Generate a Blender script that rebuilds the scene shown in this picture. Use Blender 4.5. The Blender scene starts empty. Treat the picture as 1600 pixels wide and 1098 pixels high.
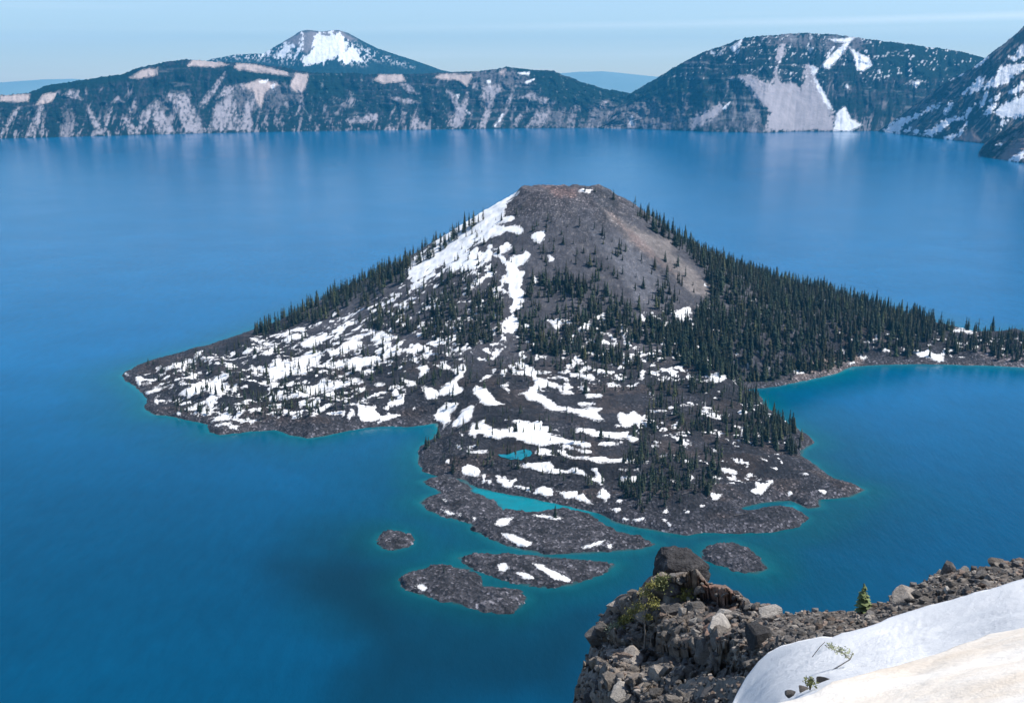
import bpy, bmesh, math, random
import numpy as np
from mathutils import Vector

random.seed(7)
RNG = np.random.default_rng(11)
SC = bpy.context.scene
COL = SC.collection

# ------------------------------------------------------------------ camera model
F, CX, CY, HORIZON = 1715.0, 800.0, 549.0, 130.0
PITCH = math.atan((CY - HORIZON) / F)
SP, CP = math.sin(PITCH), math.cos(PITCH)
EYE = 350.0                                    # metres above the lake


def ray(px, py):
    px = np.asarray(px, float); py = np.asarray(py, float)
    cx = (px - CX) / F; cy = (CY - py) / F
    dx = cx; dy = CP + cy * SP; dz = -SP + cy * CP
    h = np.hypot(dx, dy)
    return dx / h, dy / h, dz / h               # per metre of horizontal distance


def at_dist(px, py, d):
    x, y, z = ray(px, py)
    return x * d, y * d, EYE + z * d


def on_lake(px, py):
    x, y, z = ray(px, py)
    d = -EYE / z
    return x * d, y * d


def proj(X, Y, Z):
    Zr = Z - EYE
    depth = Y * CP - Zr * SP
    up = Y * SP + Zr * CP
    depth = np.where(depth < 0.1, 0.1, depth)
    return CX + F * X / depth, CY - F * up / depth


# ------------------------------------------------------------------ numpy noise
def _hash(ix, iy, seed):
    h = (ix.astype(np.int64) * 374761393 + iy.astype(np.int64) * 668265263 + seed * 974711) & 0xFFFFFFFF
    h = ((h ^ (h >> 13)) * 1274126177) & 0xFFFFFFFF
    h = (h ^ (h >> 16)) & 0xFFFFFFFF
    h = (h * 2246822519) & 0xFFFFFFFF
    return ((h ^ (h >> 15)) & 0xFFFFFF) / float(0xFFFFFF)


def vnoise(x, y, seed=0):
    x = np.asarray(x, float); y = np.asarray(y, float)
    ix = np.floor(x); iy = np.floor(y)
    fx = x - ix; fy = y - iy
    fx = fx * fx * fx * (fx * (fx * 6 - 15) + 10); fy = fy * fy * fy * (fy * (fy * 6 - 15) + 10)
    a = _hash(ix, iy, seed); b = _hash(ix + 1, iy, seed)
    c = _hash(ix, iy + 1, seed); d = _hash(ix + 1, iy + 1, seed)
    return (a + (b - a) * fx) * (1 - fy) + (c + (d - c) * fx) * fy * 1.0


def fbm(x, y, oct=4, seed=0, gain=0.5):
    s = 0.0; a = 1.0; t = 0.0
    for i in range(oct):
        s = s + a * (vnoise(x, y, seed + i * 17) * 2 - 1)
        t += a; a *= gain
        x = x * 2.03 + 11.3; y = y * 2.03 + 5.7
    return s / t


def ridged(x, y, oct=4, seed=0):
    s = 0.0; a = 1.0; t = 0.0
    for i in range(oct):
        s = s + a * (1 - np.abs(vnoise(x, y, seed + i * 17) * 2 - 1))
        t += a; a *= 0.5
        x = x * 2.03 + 3.1; y = y * 2.03 + 7.7
    return s / t


def voro(x, y, seed=0):
    ix = np.floor(x); iy = np.floor(y)
    best = np.full(x.shape, 9.0); sec = np.full(x.shape, 9.0); cid = np.zeros(x.shape)
    for ox in (-1, 0, 1):
        for oy in (-1, 0, 1):
            jx = ix + ox; jy = iy + oy
            qx = jx + _hash(jx, jy, seed); qy = jy + _hash(jx, jy, seed + 5)
            d = np.hypot(qx - x, qy - y)
            m = d < best
            sec = np.where(m, best, np.minimum(sec, d))
            cid = np.where(m, _hash(jx, jy, seed + 9), cid)
            best = np.where(m, d, best)
    return best, sec, cid


def smooth(a, b, x):
    t = np.clip((x - a) / (b - a), 0, 1)
    return t * t * (3 - 2 * t)


def sdist(poly, X, Y):
    """signed distance to a polygon, positive inside"""
    P = np.asarray(poly, float)
    shp = np.shape(X); x = np.ravel(X); y = np.ravel(Y)
    d = np.full(x.shape, 1e18); ins = np.zeros(x.shape, bool)
    for i in range(len(P)):
        ax, ay = P[i]; bx, by = P[(i + 1) % len(P)]
        ex, ey = bx - ax, by - ay
        L = ex * ex + ey * ey + 1e-12
        t = np.clip(((x - ax) * ex + (y - ay) * ey) / L, 0, 1)
        d = np.minimum(d, (x - ax - t * ex) ** 2 + (y - ay - t * ey) ** 2)
        c = (ay > y) != (by > y)
        if ay != by:
            ins ^= c & (x < ex * (y - ay) / (ey if ey else 1e-9) + ax)
    d = np.sqrt(d)
    return np.where(ins, d, -d).reshape(shp)


def polys_field(polys, px, py, reach=30.0):
    """largest signed pixel distance over many polygons, -reach where none is near"""
    out = np.full(px.shape, -reach)
    for P in polys:
        A = np.asarray(P, float)
        m = (px > A[:, 0].min() - reach) & (px < A[:, 0].max() + reach) & (py > A[:, 1].min() - reach) & (py < A[:, 1].max() + reach)
        if m.any():
            out[m] = np.maximum(out[m], sdist(P, px[m], py[m]))
    return out


def tile(ox, oy, s, *polys):
    return [[(ox + s * a, oy + s * b) for a, b in p] for p in polys]


# ------------------------------------------------------------------ object helpers
def tag(o, label=None, cat=None, group=None, kind=None):
    if label: o['label'] = label
    if cat: o['category'] = cat
    if group: o['group'] = group
    if kind: o['kind'] = kind
    return o


def link(name, me, mat=None, parent=None):
    o = bpy.data.objects.new(name, me)
    COL.objects.link(o)
    if mat is not None and me is not None and len(me.materials) == 0:
        me.materials.append(mat)
    if parent is not None:
        o.parent = parent
    return o


def empty(name, loc=(0, 0, 0), rz=0.0):
    o = bpy.data.objects.new(name, None)
    COL.objects.link(o)
    o.location = loc; o.rotation_euler = (0, 0, rz)
    return o


def raw_mesh(name, V, Fq, attrs=None, smooth_shade=True):
    """V (n,3); Fq (m,k) all the same k"""
    me = bpy.data.meshes.new(name)
    V = np.asarray(V, np.float32); Fq = np.asarray(Fq, np.int32)
    n, k = Fq.shape
    me.vertices.add(len(V)); me.vertices.foreach_set('co', V.ravel())
    me.loops.add(n * k); me.loops.foreach_set('vertex_index', Fq.ravel())
    me.polygons.add(n)
    me.polygons.foreach_set('loop_start', np.arange(0, n * k, k, dtype=np.int32))
    me.polygons.foreach_set('use_smooth', np.full(n, smooth_shade, bool))
    me.update(calc_edges=True)
    for a, v in (attrs or {}).items():
        v = np.asarray(v, np.float32)
        if v.ndim == 2:
            c = np.ones((len(V), 4), np.float32); c[:, :3] = v
            me.attributes.new(a, 'FLOAT_COLOR', 'POINT').data.foreach_set('color', c.ravel())
        else:
            me.attributes.new(a, 'FLOAT', 'POINT').data.foreach_set('value', v.ravel())
    me.validate()
    return me


def grid_faces(R, C, flip=False):
    i = np.arange(R * C).reshape(R, C)
    q = np.stack([i[:-1, :-1], i[:-1, 1:], i[1:, 1:], i[1:, :-1]], -1).reshape(-1, 4)
    return q[:, ::-1] if flip else q


def grid_mesh(name, X, Y, Z, attrs=None, flip=False):
    R, C = X.shape
    V = np.stack([X, Y, Z], -1).reshape(-1, 3)
    at = {k: (v.reshape(-1, 3) if v.ndim == 3 else v.ravel()) for k, v in (attrs or {}).items()}
    return raw_mesh(name, V, grid_faces(R, C, flip), at)


# ------------------------------------------------------------------ materials
class NT:
    def __init__(s, name):
        s.m = bpy.data.materials.new(name); s.m.use_nodes = True
        s.t = s.m.node_tree; s.n = s.t.nodes; s.b = s.n['Principled BSDF']
        s.out = s.n['Material Output']

    def new(s, typ, **kw):
        n = s.n.new(typ)
        for k, v in kw.items():
            if k.startswith('i_'):
                n.inputs[k[2:].replace('_', ' ')].default_value = v
            else:
                setattr(n, k, v)
        return n

    def l(s, a, b): s.t.links.new(a, b)

    def noise(s, scale, detail=4, rough=0.55, vec=None, dim='3D'):
        n = s.new('ShaderNodeTexNoise'); n.inputs['Scale'].default_value = scale
        n.inputs['Detail'].default_value = detail; n.inputs['Roughness'].default_value = rough
        if vec is not None: s.l(vec, n.inputs['Vector'])
        return n.outputs['Fac']

    def pos(s):
        return s.new('ShaderNodeTexCoord').outputs['Object']

    def ramp(s, fac, stops):
        r = s.new('ShaderNodeValToRGB'); s.l(fac, r.inputs[0])
        el = r.color_ramp.elements
        while len(el) < len(stops): el.new(0.5)
        for e, (p, c) in zip(el, stops):
            e.position = p; e.color = (c, c, c, 1) if isinstance(c, (int, float)) else (*c, 1)
        return r.outputs[0]

    def maprange(s, v, a, b, c, d, interp='LINEAR'):
        m = s.new('ShaderNodeMapRange'); m.interpolation_type = interp
        s.l(v, m.inputs[0])
        for i, q in enumerate((a, b, c, d)): m.inputs[i + 1].default_value = q
        return m.outputs[0]

    def math(s, op, a, b=None):
        m = s.new('ShaderNodeMath', operation=op)
        for i, q in enumerate((a, b)):
            if q is None: continue
            if isinstance(q, (int, float)): m.inputs[i].default_value = q
            else: s.l(q, m.inputs[i])
        return m.outputs[0]

    def mix(s, fac, a, b, mode='MIX'):
        m = s.new('ShaderNodeMix', data_type='RGBA', blend_type=mode)
        if isinstance(fac, (int, float)): m.inputs[0].default_value = fac
        else: s.l(fac, m.inputs[0])
        for i, q in ((6, a), (7, b)):
            if isinstance(q, tuple): m.inputs[i].default_value = (*q, 1)
            else: s.l(q, m.inputs[i])
        return m.outputs[2]

    def attr(s, name):
        n = s.new('ShaderNodeAttribute'); n.attribute_name = name
        return n

    def bump(s, h, strength, dist):
        b = s.new('ShaderNodeBump'); b.inputs['Strength'].default_value = strength
        b.inputs['Distance'].default_value = dist
        s.l(h, b.inputs['Height']); s.l(b.outputs[0], s.b.inputs['Normal'])

    def fin(s, color, rough=0.9, spec=0.25):
        if isinstance(color, tuple): s.b.inputs['Base Color'].default_value = (*color, 1)
        else: s.l(color, s.b.inputs['Base Color'])
        if isinstance(rough, (int, float)): s.b.inputs['Roughness'].default_value = rough
        else: s.l(rough, s.b.inputs['Roughness'])
        s.b.inputs['Specular IOR Level'].default_value = spec
        return s.m


def mat_lava(name, cell=0.55, bump_d=0.8):
    m = NT(name); p = m.pos()
    col = m.attr('col').outputs['Color']; sn = m.attr('snow').outputs['Fac']
    v = m.new('ShaderNodeTexVoronoi'); v.inputs['Scale'].default_value = cell; m.l(p, v.inputs['Vector'])
    sep = m.new('ShaderNodeSeparateColor'); m.l(v.outputs['Color'], sep.inputs[0])
    blk = m.ramp(sep.outputs[0], [(0.0, 0.45), (0.5, 0.85), (0.8, 1.3), (0.93, 2.2), (1.0, 4.0)])
    rub = m.attr('rubble').outputs['Fac']
    c1 = m.mix(rub, col, m.mix(1.0, col, blk, 'MULTIPLY'))
    n1 = m.noise(0.12, 6, 0.65, p)
    c2 = m.mix(1.0, c1, m.ramp(n1, [(0.3, 0.7), (0.7, 1.35)]), 'MULTIPLY')
    nf = m.noise(0.5, 6, 0.75, p)
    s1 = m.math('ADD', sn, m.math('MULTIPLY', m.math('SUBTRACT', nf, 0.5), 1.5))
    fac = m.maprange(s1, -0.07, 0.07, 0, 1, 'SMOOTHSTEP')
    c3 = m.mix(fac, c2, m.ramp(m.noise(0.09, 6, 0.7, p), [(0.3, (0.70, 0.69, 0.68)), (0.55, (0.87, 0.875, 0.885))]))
    c3 = m.mix(m.math('MULTIPLY', fac, m.maprange(s1, 0.04, 0.5, 0.75, 0.0)), c3, (0.50, 0.48, 0.47))  # grey snow rim: dirt, plus soft edge shading put into the colour
    h = m.math('ADD', m.math('MULTIPLY', v.outputs['Distance'], 0.7), nf)
    m.bump(m.math('MULTIPLY', h, m.maprange(fac, 0, 1, 1, 0.12)), 0.8, bump_d)
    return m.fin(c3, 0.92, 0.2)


def mat_far(name, bump_d=12.0, scale=0.012):
    m = NT(name); p = m.pos()
    col = m.attr('col').outputs['Color']
    n = m.noise(scale, 6, 0.7, p)
    c = m.mix(1.0, col, m.ramp(n, [(0.3, 0.84), (0.7, 1.16)]), 'MULTIPLY')
    m.bump(m.noise(scale * 2.2, 5, 0.7, p), 0.45, bump_d)
    return m.fin(c, 0.95, 0.1)


def mat_rock(name, base, dark=0.55, light=1.5, scale=3.0, use_attr=False, rnd=0.35):
    m = NT(name); p = m.pos()
    col = m.attr('col').outputs['Color'] if use_attr else base
    n = m.noise(scale, 8, 0.68, p)
    c = m.mix(1.0, col, m.ramp(n, [(0.28, dark), (0.5, 1.0), (0.72, light)]), 'MULTIPLY')
    n2 = m.noise(scale * 5, 6, 0.7, p)
    c = m.mix(1.0, c, m.ramp(n2, [(0.35, 0.75), (0.65, 1.25)]), 'MULTIPLY')
    if rnd:
        oi = m.new('ShaderNodeObjectInfo')
        c = m.mix(1.0, c, m.ramp(oi.outputs['Random'], [(0, 1 - rnd), (0.7, 1.05), (1, 1 + rnd * 1.6)]), 'MULTIPLY')
    m.bump(m.math('ADD', n, m.math('MULTIPLY', n2, 0.4)), 0.9, 0.12 / scale * 3)
    return m.fin(c, 0.9, 0.25)


def mat_leaf(name, base, rough=0.8, var=0.35, scale=0.35):
    m = NT(name); p = m.pos()
    n = m.noise(scale, 3, 0.6, p)
    c = m.mix(1.0, base, m.ramp(n, [(0.3, 1 - var), (0.7, 1 + var)]), 'MULTIPLY')
    oi = m.new('ShaderNodeObjectInfo')
    c = m.mix(1.0, c, m.ramp(oi.outputs['Random'], [(0, 1 - var), (1, 1 + var)]), 'MULTIPLY')
    return m.fin(c, rough, 0.2)


# ------------------------------------------------------------------ render settings, sun, sky
SUN_AZ, SUN_EL = math.radians(86), math.radians(58)
w = bpy.data.worlds.new('World'); SC.world = w; w.use_nodes = True
nt = w.node_tree; bg = nt.nodes['Background']
sky = nt.nodes.new('ShaderNodeTexSky'); sky.sky_type = 'NISHITA'; sky.sun_disc = False
sky.sun_elevation = SUN_EL; sky.sun_rotation = SUN_AZ
sky.altitude = 2200; sky.air_density = 1.0; sky.dust_density = 1.8; sky.ozone_density = 1.0
# thin high cirrus streaks, laid out by direction in the sky
tc = nt.nodes.new('ShaderNodeTexCoord')
mp = nt.nodes.new('ShaderNodeMapping'); mp.inputs['Scale'].default_value = (1.6, 1.6, 46)
nt.links.new(tc.outputs['Generated'], mp.inputs['Vector'])
nz = nt.nodes.new('ShaderNodeTexNoise'); nz.inputs['Scale'].default_value = 1.5; nz.inputs['Detail'].default_value = 5
nt.links.new(mp.outputs[0], nz.inputs['Vector'])
rp = nt.nodes.new('ShaderNodeValToRGB'); rp.color_ramp.elements[0].position = 0.5; rp.color_ramp.elements[1].position = 0.78
rp.color_ramp.elements[1].color = (0.18, 0.18, 0.18, 1)
nt.links.new(nz.outputs['Fac'], rp.inputs[0])
mx = nt.nodes.new('ShaderNodeMix'); mx.data_type = 'RGBA'
sx = nt.nodes.new('ShaderNodeSeparateXYZ'); nt.links.new(tc.outputs['Generated'], sx.inputs[0])
def wmath(op, a, b):
    n_ = nt.nodes.new('ShaderNodeMath'); n_.operation = op
    for i_, q_ in enumerate((a, b)):
        if isinstance(q_, (int, float)): n_.inputs[i_].default_value = q_
        else: nt.links.new(q_, n_.inputs[i_])
    return n_.outputs[0]
# one long thin cirrus band low over the mountain
mp2 = nt.nodes.new('ShaderNodeMapping'); mp2.inputs['Scale'].default_value = (3.0, 3.0, 60)
nt.links.new(tc.outputs['Generated'], mp2.inputs['Vector'])
nz2 = nt.nodes.new('ShaderNodeTexNoise'); nz2.inputs['Scale'].default_value = 1.2; nz2.inputs['Detail'].default_value = 5
nt.links.new(mp2.outputs[0], nz2.inputs['Vector'])
tilt = wmath('ADD', sx.outputs['Z'], wmath('MULTIPLY', sx.outputs['X'], -0.012))
dist = wmath('DIVIDE', wmath('ABSOLUTE', wmath('SUBTRACT', tilt, 0.0475), 0.0), 0.0045)
band = wmath('MAXIMUM', wmath('SUBTRACT', 1.0, dist), 0.0)
band = wmath('MULTIPLY', wmath('MULTIPLY', band, nz2.outputs['Fac']), wmath('MAXIMUM', wmath('MULTIPLY', wmath('ADD', sx.outputs['X'], 0.25), 1.3), 0.12))
cl = wmath('MAXIMUM', rp.outputs[0], band)
nt.links.new(cl, mx.inputs[0]); nt.links.new(sky.outputs[0], mx.inputs[6])
mx.inputs[7].default_value = (8.5, 8.9, 9.2, 1)
nt.links.new(mx.outputs[2], bg.inputs['Color'])
bg.inputs['Strength'].default_value = 0.12

sl = bpy.data.lights.new('sun', 'SUN'); sl.energy = 4.0; sl.angle = math.radians(0.5); sl.color = (1.0, 0.96, 0.9)
so = bpy.data.objects.new('sun', sl); COL.objects.link(so)
sd = Vector((math.sin(SUN_AZ) * math.cos(SUN_EL), math.cos(SUN_AZ) * math.cos(SUN_EL), math.sin(SUN_EL)))
so.rotation_euler = sd.to_track_quat('Z', 'Y').to_euler()
so.location = (60, -20, 420)

cam = bpy.data.cameras.new('camera'); cam.sensor_width = 36.0; cam.lens = 36.0 * F / 1600.0
cam.clip_start = 0.1; cam.clip_end = 120000
co = bpy.data.objects.new('camera', cam); COL.objects.link(co)
co.location = (0, 0, EYE); co.rotation_euler = (math.pi / 2 - PITCH, 0, 0)
SC.camera = co
SC.view_settings.view_transform = 'Standard'; SC.view_settings.look = 'None'
SC.view_settings.exposure = 0.5; SC.view_settings.gamma = 1.0
SC.cycles.use_denoising = True
SC.cycles.max_bounces = 5; SC.cycles.diffuse_bounces = 2; SC.cycles.glossy_bounces = 2
SC.cycles.volume_bounces = 0; SC.cycles.transparent_max_bounces = 8
SC.cycles.sample_clamp_indirect = 4.0

# ================================================================== ISLAND OUTLINES (traced, then laid on the lake)
SHORE_NEAR = [(190, 587), (205, 600), (225, 615), (232, 628), (228, 640), (240, 648), (262, 650), (290, 655), (312, 660), (325, 663), (328, 675),
    (345, 679), (375, 676), (400, 673), (430, 671), (452, 680), (480, 685), (510, 681), (545, 672), (575, 667), (610, 665), (640, 666), (681, 662),
    (684, 672), (676, 686), (664, 692), (656, 703), (653, 720), (662, 737), (690, 745), (722, 750), (745, 762), (790, 769), (840, 779), (880, 787),
    (915, 796), (938, 801), (960, 816), (990, 823), (1040, 832), (1072, 836), (1100, 831), (1150, 832), (1200, 830), (1245, 821), (1261, 808), (1240, 796),
    (1212, 793), (1165, 800), (1160, 793), (1190, 786), (1235, 782), (1262, 795), (1283, 792), (1280, 780), (1300, 779), (1330, 776), (1352, 765), (1340, 760), (1310, 752),
    (1290, 740), (1274, 725), (1253, 714), (1255, 704), (1271, 692), (1265, 684), (1250, 675), (1235, 664), (1215, 650), (1200, 636), (1188, 621), (1165, 608),
    (1200, 604), (1240, 598), (1275, 591), (1310, 583), (1330, 573), (1380, 570), (1440, 568), (1500, 570), (1560, 572), (1600, 574), (1700, 576), (1800, 570), (1880, 556)]
SHORE_BACK = [(1900, 535), (1800, 527), (1700, 524), (1600, 522), (1520, 520), (1470, 508), (1400, 490), (1300, 462), (1200, 436), (1050, 420), (875, 418), (700, 425),
    (600, 442), (500, 482), (440, 503), (400, 515), (350, 534), (300, 548), (250, 561), (212, 573)]
MAIN = [tuple(map(float, on_lake(a, b))) for a, b in SHORE_NEAR + SHORE_BACK]
ISLETS_PX = {
 'A': [(660, 752), (690, 744), (730, 755), (738, 768), (775, 785), (785, 799), (835, 800), (880, 796), (922, 803), (933, 815), (960, 829), (1005, 841), (1022, 850), (1000, 857),
       (960, 860), (900, 864), (850, 864), (800, 855), (770, 843), (740, 828), (735, 818), (700, 808), (670, 798), (656, 785), (668, 777), (690, 771), (680, 763)],
 'B': [(718, 871), (760, 866), (830, 868), (880, 873), (930, 877), (959, 882), (945, 893), (920, 903), (890, 914), (850, 917), (800, 910), (765, 897), (735, 885)],
 'C': [(624, 906), (640, 893), (675, 886), (700, 885), (730, 890), (748, 900), (752, 915), (780, 918), (810, 922), (822, 935), (812, 950), (795, 959), (760, 955), (720, 945), (680, 935), (650, 927), (628, 918)],
 'D': [(588, 845), (595, 835), (612, 829), (632, 832), (643, 842), (638, 853), (615, 860), (598, 857)],
 'E': [(1095, 863), (1110, 853), (1145, 847), (1170, 858), (1190, 878), (1198, 888), (1180, 896), (1150, 891), (1120, 881), (1100, 873)],
}
ISLETS = {k: [tuple(map(float, on_lake(a, b))) for a, b in v] for k, v in ISLETS_PX.items()}

# ------------------------------------------------------------------ traced snow patches of the island
SNOW = []
SNOW += tile(180, 540, .1875,
  [(165,255),(200,245),(240,260),(220,290),(215,340),(190,350),(185,300),(165,275)], [(220,320),(300,295),(300,312),(230,332)],
  [(245,385),(330,355),(470,325),(485,330),(400,360),(300,400),(260,415)],
  [(410,190),(480,155),(560,130),(640,100),(700,50),(725,45),(720,70),(690,100),(640,110),(650,135),(600,150),(605,190),(560,220),(520,215),(560,180),(480,185),(420,210)],
  [(700,98),(765,108),(720,118)], [(360,238),(430,223),(420,247),(370,252)], [(340,190),(380,168),(385,187),(350,202)], [(620,180),(660,165),(672,190),(640,197)],
  [(560,280),(640,243),(720,218),(727,235),(640,268),(570,287)],
  [(520,400),(580,355),(640,330),(700,300),(770,290),(750,315),(810,300),(850,265),(900,230),(970,225),(960,250),(900,280),(880,310),(960,330),(960,350),(1010,325),(1030,350),(1100,335),(1100,350),(1000,370),(880,400),(800,420),(770,390),(720,380),(700,410),(620,425),(530,415)],
  [(580,530),(640,500),(740,460),(800,430),(880,425),(830,455),(760,485),(700,520),(660,545),(600,545)], [(705,555),(760,530),(805,530),(805,580),(770,590),(720,580)],
  [(830,590),(900,565),(970,558),(960,580),(980,600),(900,630),(790,645)], [(815,658),(980,632),(975,652),(820,672)], [(935,670),(1000,670),(1065,685),(1050,702),(960,692)],
  [(370,460),(400,448),(420,463),(465,443),(462,467),(410,477)], [(510,553),(540,548),(547,577),(518,577)], [(1010,575),(1020,540),(1080,520),(1085,540),(1030,580)], [(1110,540),(1180,510),(1187,535),(1130,557)],
  [(1280,370),(1300,375),(1330,400),(1400,420),(1480,410),(1500,380),(1600,355),(1600,430),(1500,435),(1420,450),(1340,455),(1300,465),(1290,420)],
  [(920,178),(1000,163),(990,187),(930,192)], [(950,65),(1000,53),(1007,82),(970,97)], [(1060,60),(1110,28),(1160,23),(1110,62),(1080,77)], [(1170,13),(1240,3),(1252,20),(1200,37)],
  [(1220,60),(1290,18),(1342,8),(1310,52),(1250,92)],
  [(1150,210),(1190,170),(1260,165),(1280,195),(1340,185),(1440,185),(1420,150),(1500,110),(1560,90),(1600,70),(1600,250),(1530,255),(1450,250),(1380,270),(1300,310),(1200,335),(1230,300),(1330,280),(1280,260),(1300,230),(1220,215)],
  [(1310,130),(1350,108),(1402,108),(1390,137),(1330,152)], [(85,240),(105,235),(110,250),(90,252)], [(330,440),(355,425),(350,480),(335,475)], [(480,350),(430,345),(450,360)])
SNOW += tile(380, 400, .225,
  [(50,568),(130,558),(130,572),(55,587)], [(190,560),(260,540),(300,520),(380,498),(430,493),(420,512),(340,532),(290,562)], [(270,590),(310,560),(380,545),(430,530),(440,545),(400,570),(330,600),(280,605)],
  [(0,680),(20,650),(70,638),(77,655),(30,687)], [(85,640),(120,623),(157,630),(145,652),(100,657)], [(60,618),(130,603),(210,593),(237,610),(170,622)], [(130,690),(160,660),(230,628),(227,650),(180,692)],
  [(400,610),(440,590),(470,565),(540,555),(560,530),(600,540),(600,570),(530,605),(470,640),(410,640)], [(300,745),(400,700),(480,650),(540,660),(550,720),(460,760),(430,790),(330,800),(380,760)],
  [(580,650),(640,640),(700,600),(760,580),(830,590),(840,620),(780,650),(700,680),(600,700),(590,680)], [(890,560),(910,535),(960,510),(1020,545),(1025,590),(970,610),(890,590)], [(640,582),(880,530),(960,478),(890,552),(780,574)],
  [(700,740),(800,700),(860,690),(930,690),(1000,720),(1020,740),(900,760),(700,790),(690,760)], [(930,680),(1000,650),(1080,630),(1140,650),(1060,690),(980,710)], [(1140,660),(1200,610),(1280,610),(1290,650),(1200,680),(1150,680)],
  [(1170,715),(1300,673),(1380,663),(1360,682),(1230,717)], [(1240,620),(1300,590),(1400,570),(1450,530),(1500,450),(1520,440),(1515,570),(1520,600),(1400,620),(1300,630)])
SNOW += tile(420, 560, .1875,
  [(0,50),(150,20),(430,0),(440,20),(360,80),(250,130),(100,160),(0,195),(0,120)], [(400,70),(500,40),(620,20),(760,0),(1000,10),(1010,35),(900,55),(750,65),(600,85),(520,90)], [(760,110),(830,80),(870,90),(860,120),(800,140),(770,130)],
  [(0,360),(0,270),(40,285),(120,320),(180,305),(230,265),(300,250),(380,225),(430,180),(490,155),(480,185),(560,180),(640,190),(780,180),(785,195),(640,235),(520,260),(400,300),(300,325),(200,315),(100,345)],
  [(350,475),(420,410),(500,380),(570,350),(625,320),(620,335),(560,375),(460,430),(365,490)], [(650,490),(690,425),(715,430),(710,470),(670,505)],
  [(730,360),(750,350),(770,380),(800,400),(890,395),(890,430),(940,490),(900,520),(840,530),(780,520),(750,480),(740,440)], [(890,545),(940,500),(1000,465),(1100,460),(1090,475),(1000,510),(900,555)],
  [(1090,165),(1130,170),(1230,200),(1240,245),(1170,230)], [(1275,240),(1340,235),(1410,270),(1420,330),(1340,345),(1310,300)], [(1260,60),(1300,45),(1340,100),(1300,140),(1260,160),(1270,110)],
  [(1190,420),(1215,400),(1222,420),(1195,437)], [(675,258),(800,243),(800,262),(690,272)], [(880,213),(950,198),(962,210),(900,232)])
SNOW += tile(640, 540, .1875,
  [(245,130),(290,115),(320,150),(340,190),(390,195),(430,155),(470,170),(480,215),(440,260),(400,300),(410,340),(450,350),(440,400),(380,420),(310,400),(250,425),(245,395),(240,370),(310,320),(370,280),(400,250),(370,215),(320,200),(250,200)],
  [(100,345),(180,345),(240,375),(250,430),(210,445),(150,450),(120,400)], [(90,190),(110,155),(160,160),(165,200),(120,230),(80,270),(85,230)],
  [(195,590),(220,545),(290,490),(380,470),(400,490),(390,520),(330,570),(345,630),(300,670),(275,700),(270,650),(215,625)], [(340,680),(380,620),(430,550),(520,505),(550,510),(510,570),(520,590),(490,630),(400,680)],
  [(530,380),(560,320),(580,350),(640,345),(660,380),(690,430),(740,465),(790,490),(750,500),(680,510),(600,480),(550,495),(590,455),(550,420)], [(580,285),(640,250),(690,243),(640,282),(590,302)],
  [(675,205),(720,200),(720,235),(690,240)], [(750,200),(810,185),(825,210),(790,250),(760,235)], [(760,340),(830,308),(862,308),(790,347)], [(800,348),(837,385),(820,392)],
  [(910,405),(990,385),(1000,350),(1050,330),(1030,280),(960,240),(850,235),(830,170),(880,170),(900,200),(1000,215),(1160,218),(1160,237),(1060,247),(1080,270),(1150,295),(1250,330),(1360,345),(1340,362),(1240,352),(1150,340),(1140,357),(1090,362),(1170,375),(1060,392),(1110,405),(1170,450),(1230,510),(1320,510),(1360,530),(1440,560),(1600,625),(1600,645),(1520,612),(1400,574),(1300,552),(1180,545),(1120,505),(1060,465),(980,445),(950,410)],
  [(1250,368),(1340,368),(1392,412),(1330,412),(1260,392)], [(1420,540),(1500,520),(1600,525),(1560,550),(1600,580),(1600,605),(1450,560)], [(1405,483),(1560,473),(1560,492),(1420,507)], [(1210,248),(1280,248),(1332,290),(1320,312),(1280,277),(1220,267)],
  [(1340,245),(1420,240),(1480,228),(1540,245),(1540,282),(1480,282),(1420,270)], [(1420,178),(1490,168),(1562,205),(1550,222),(1440,207)], [(1460,403),(1600,398),(1600,432),(1480,427)], [(1420,343),(1500,348),(1500,372),(1450,387)], [(1420,308),(1450,303),(1457,330),(1430,332)],
  [(880,150),(920,110),(1000,180),(1000,215),(900,200)])
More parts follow.
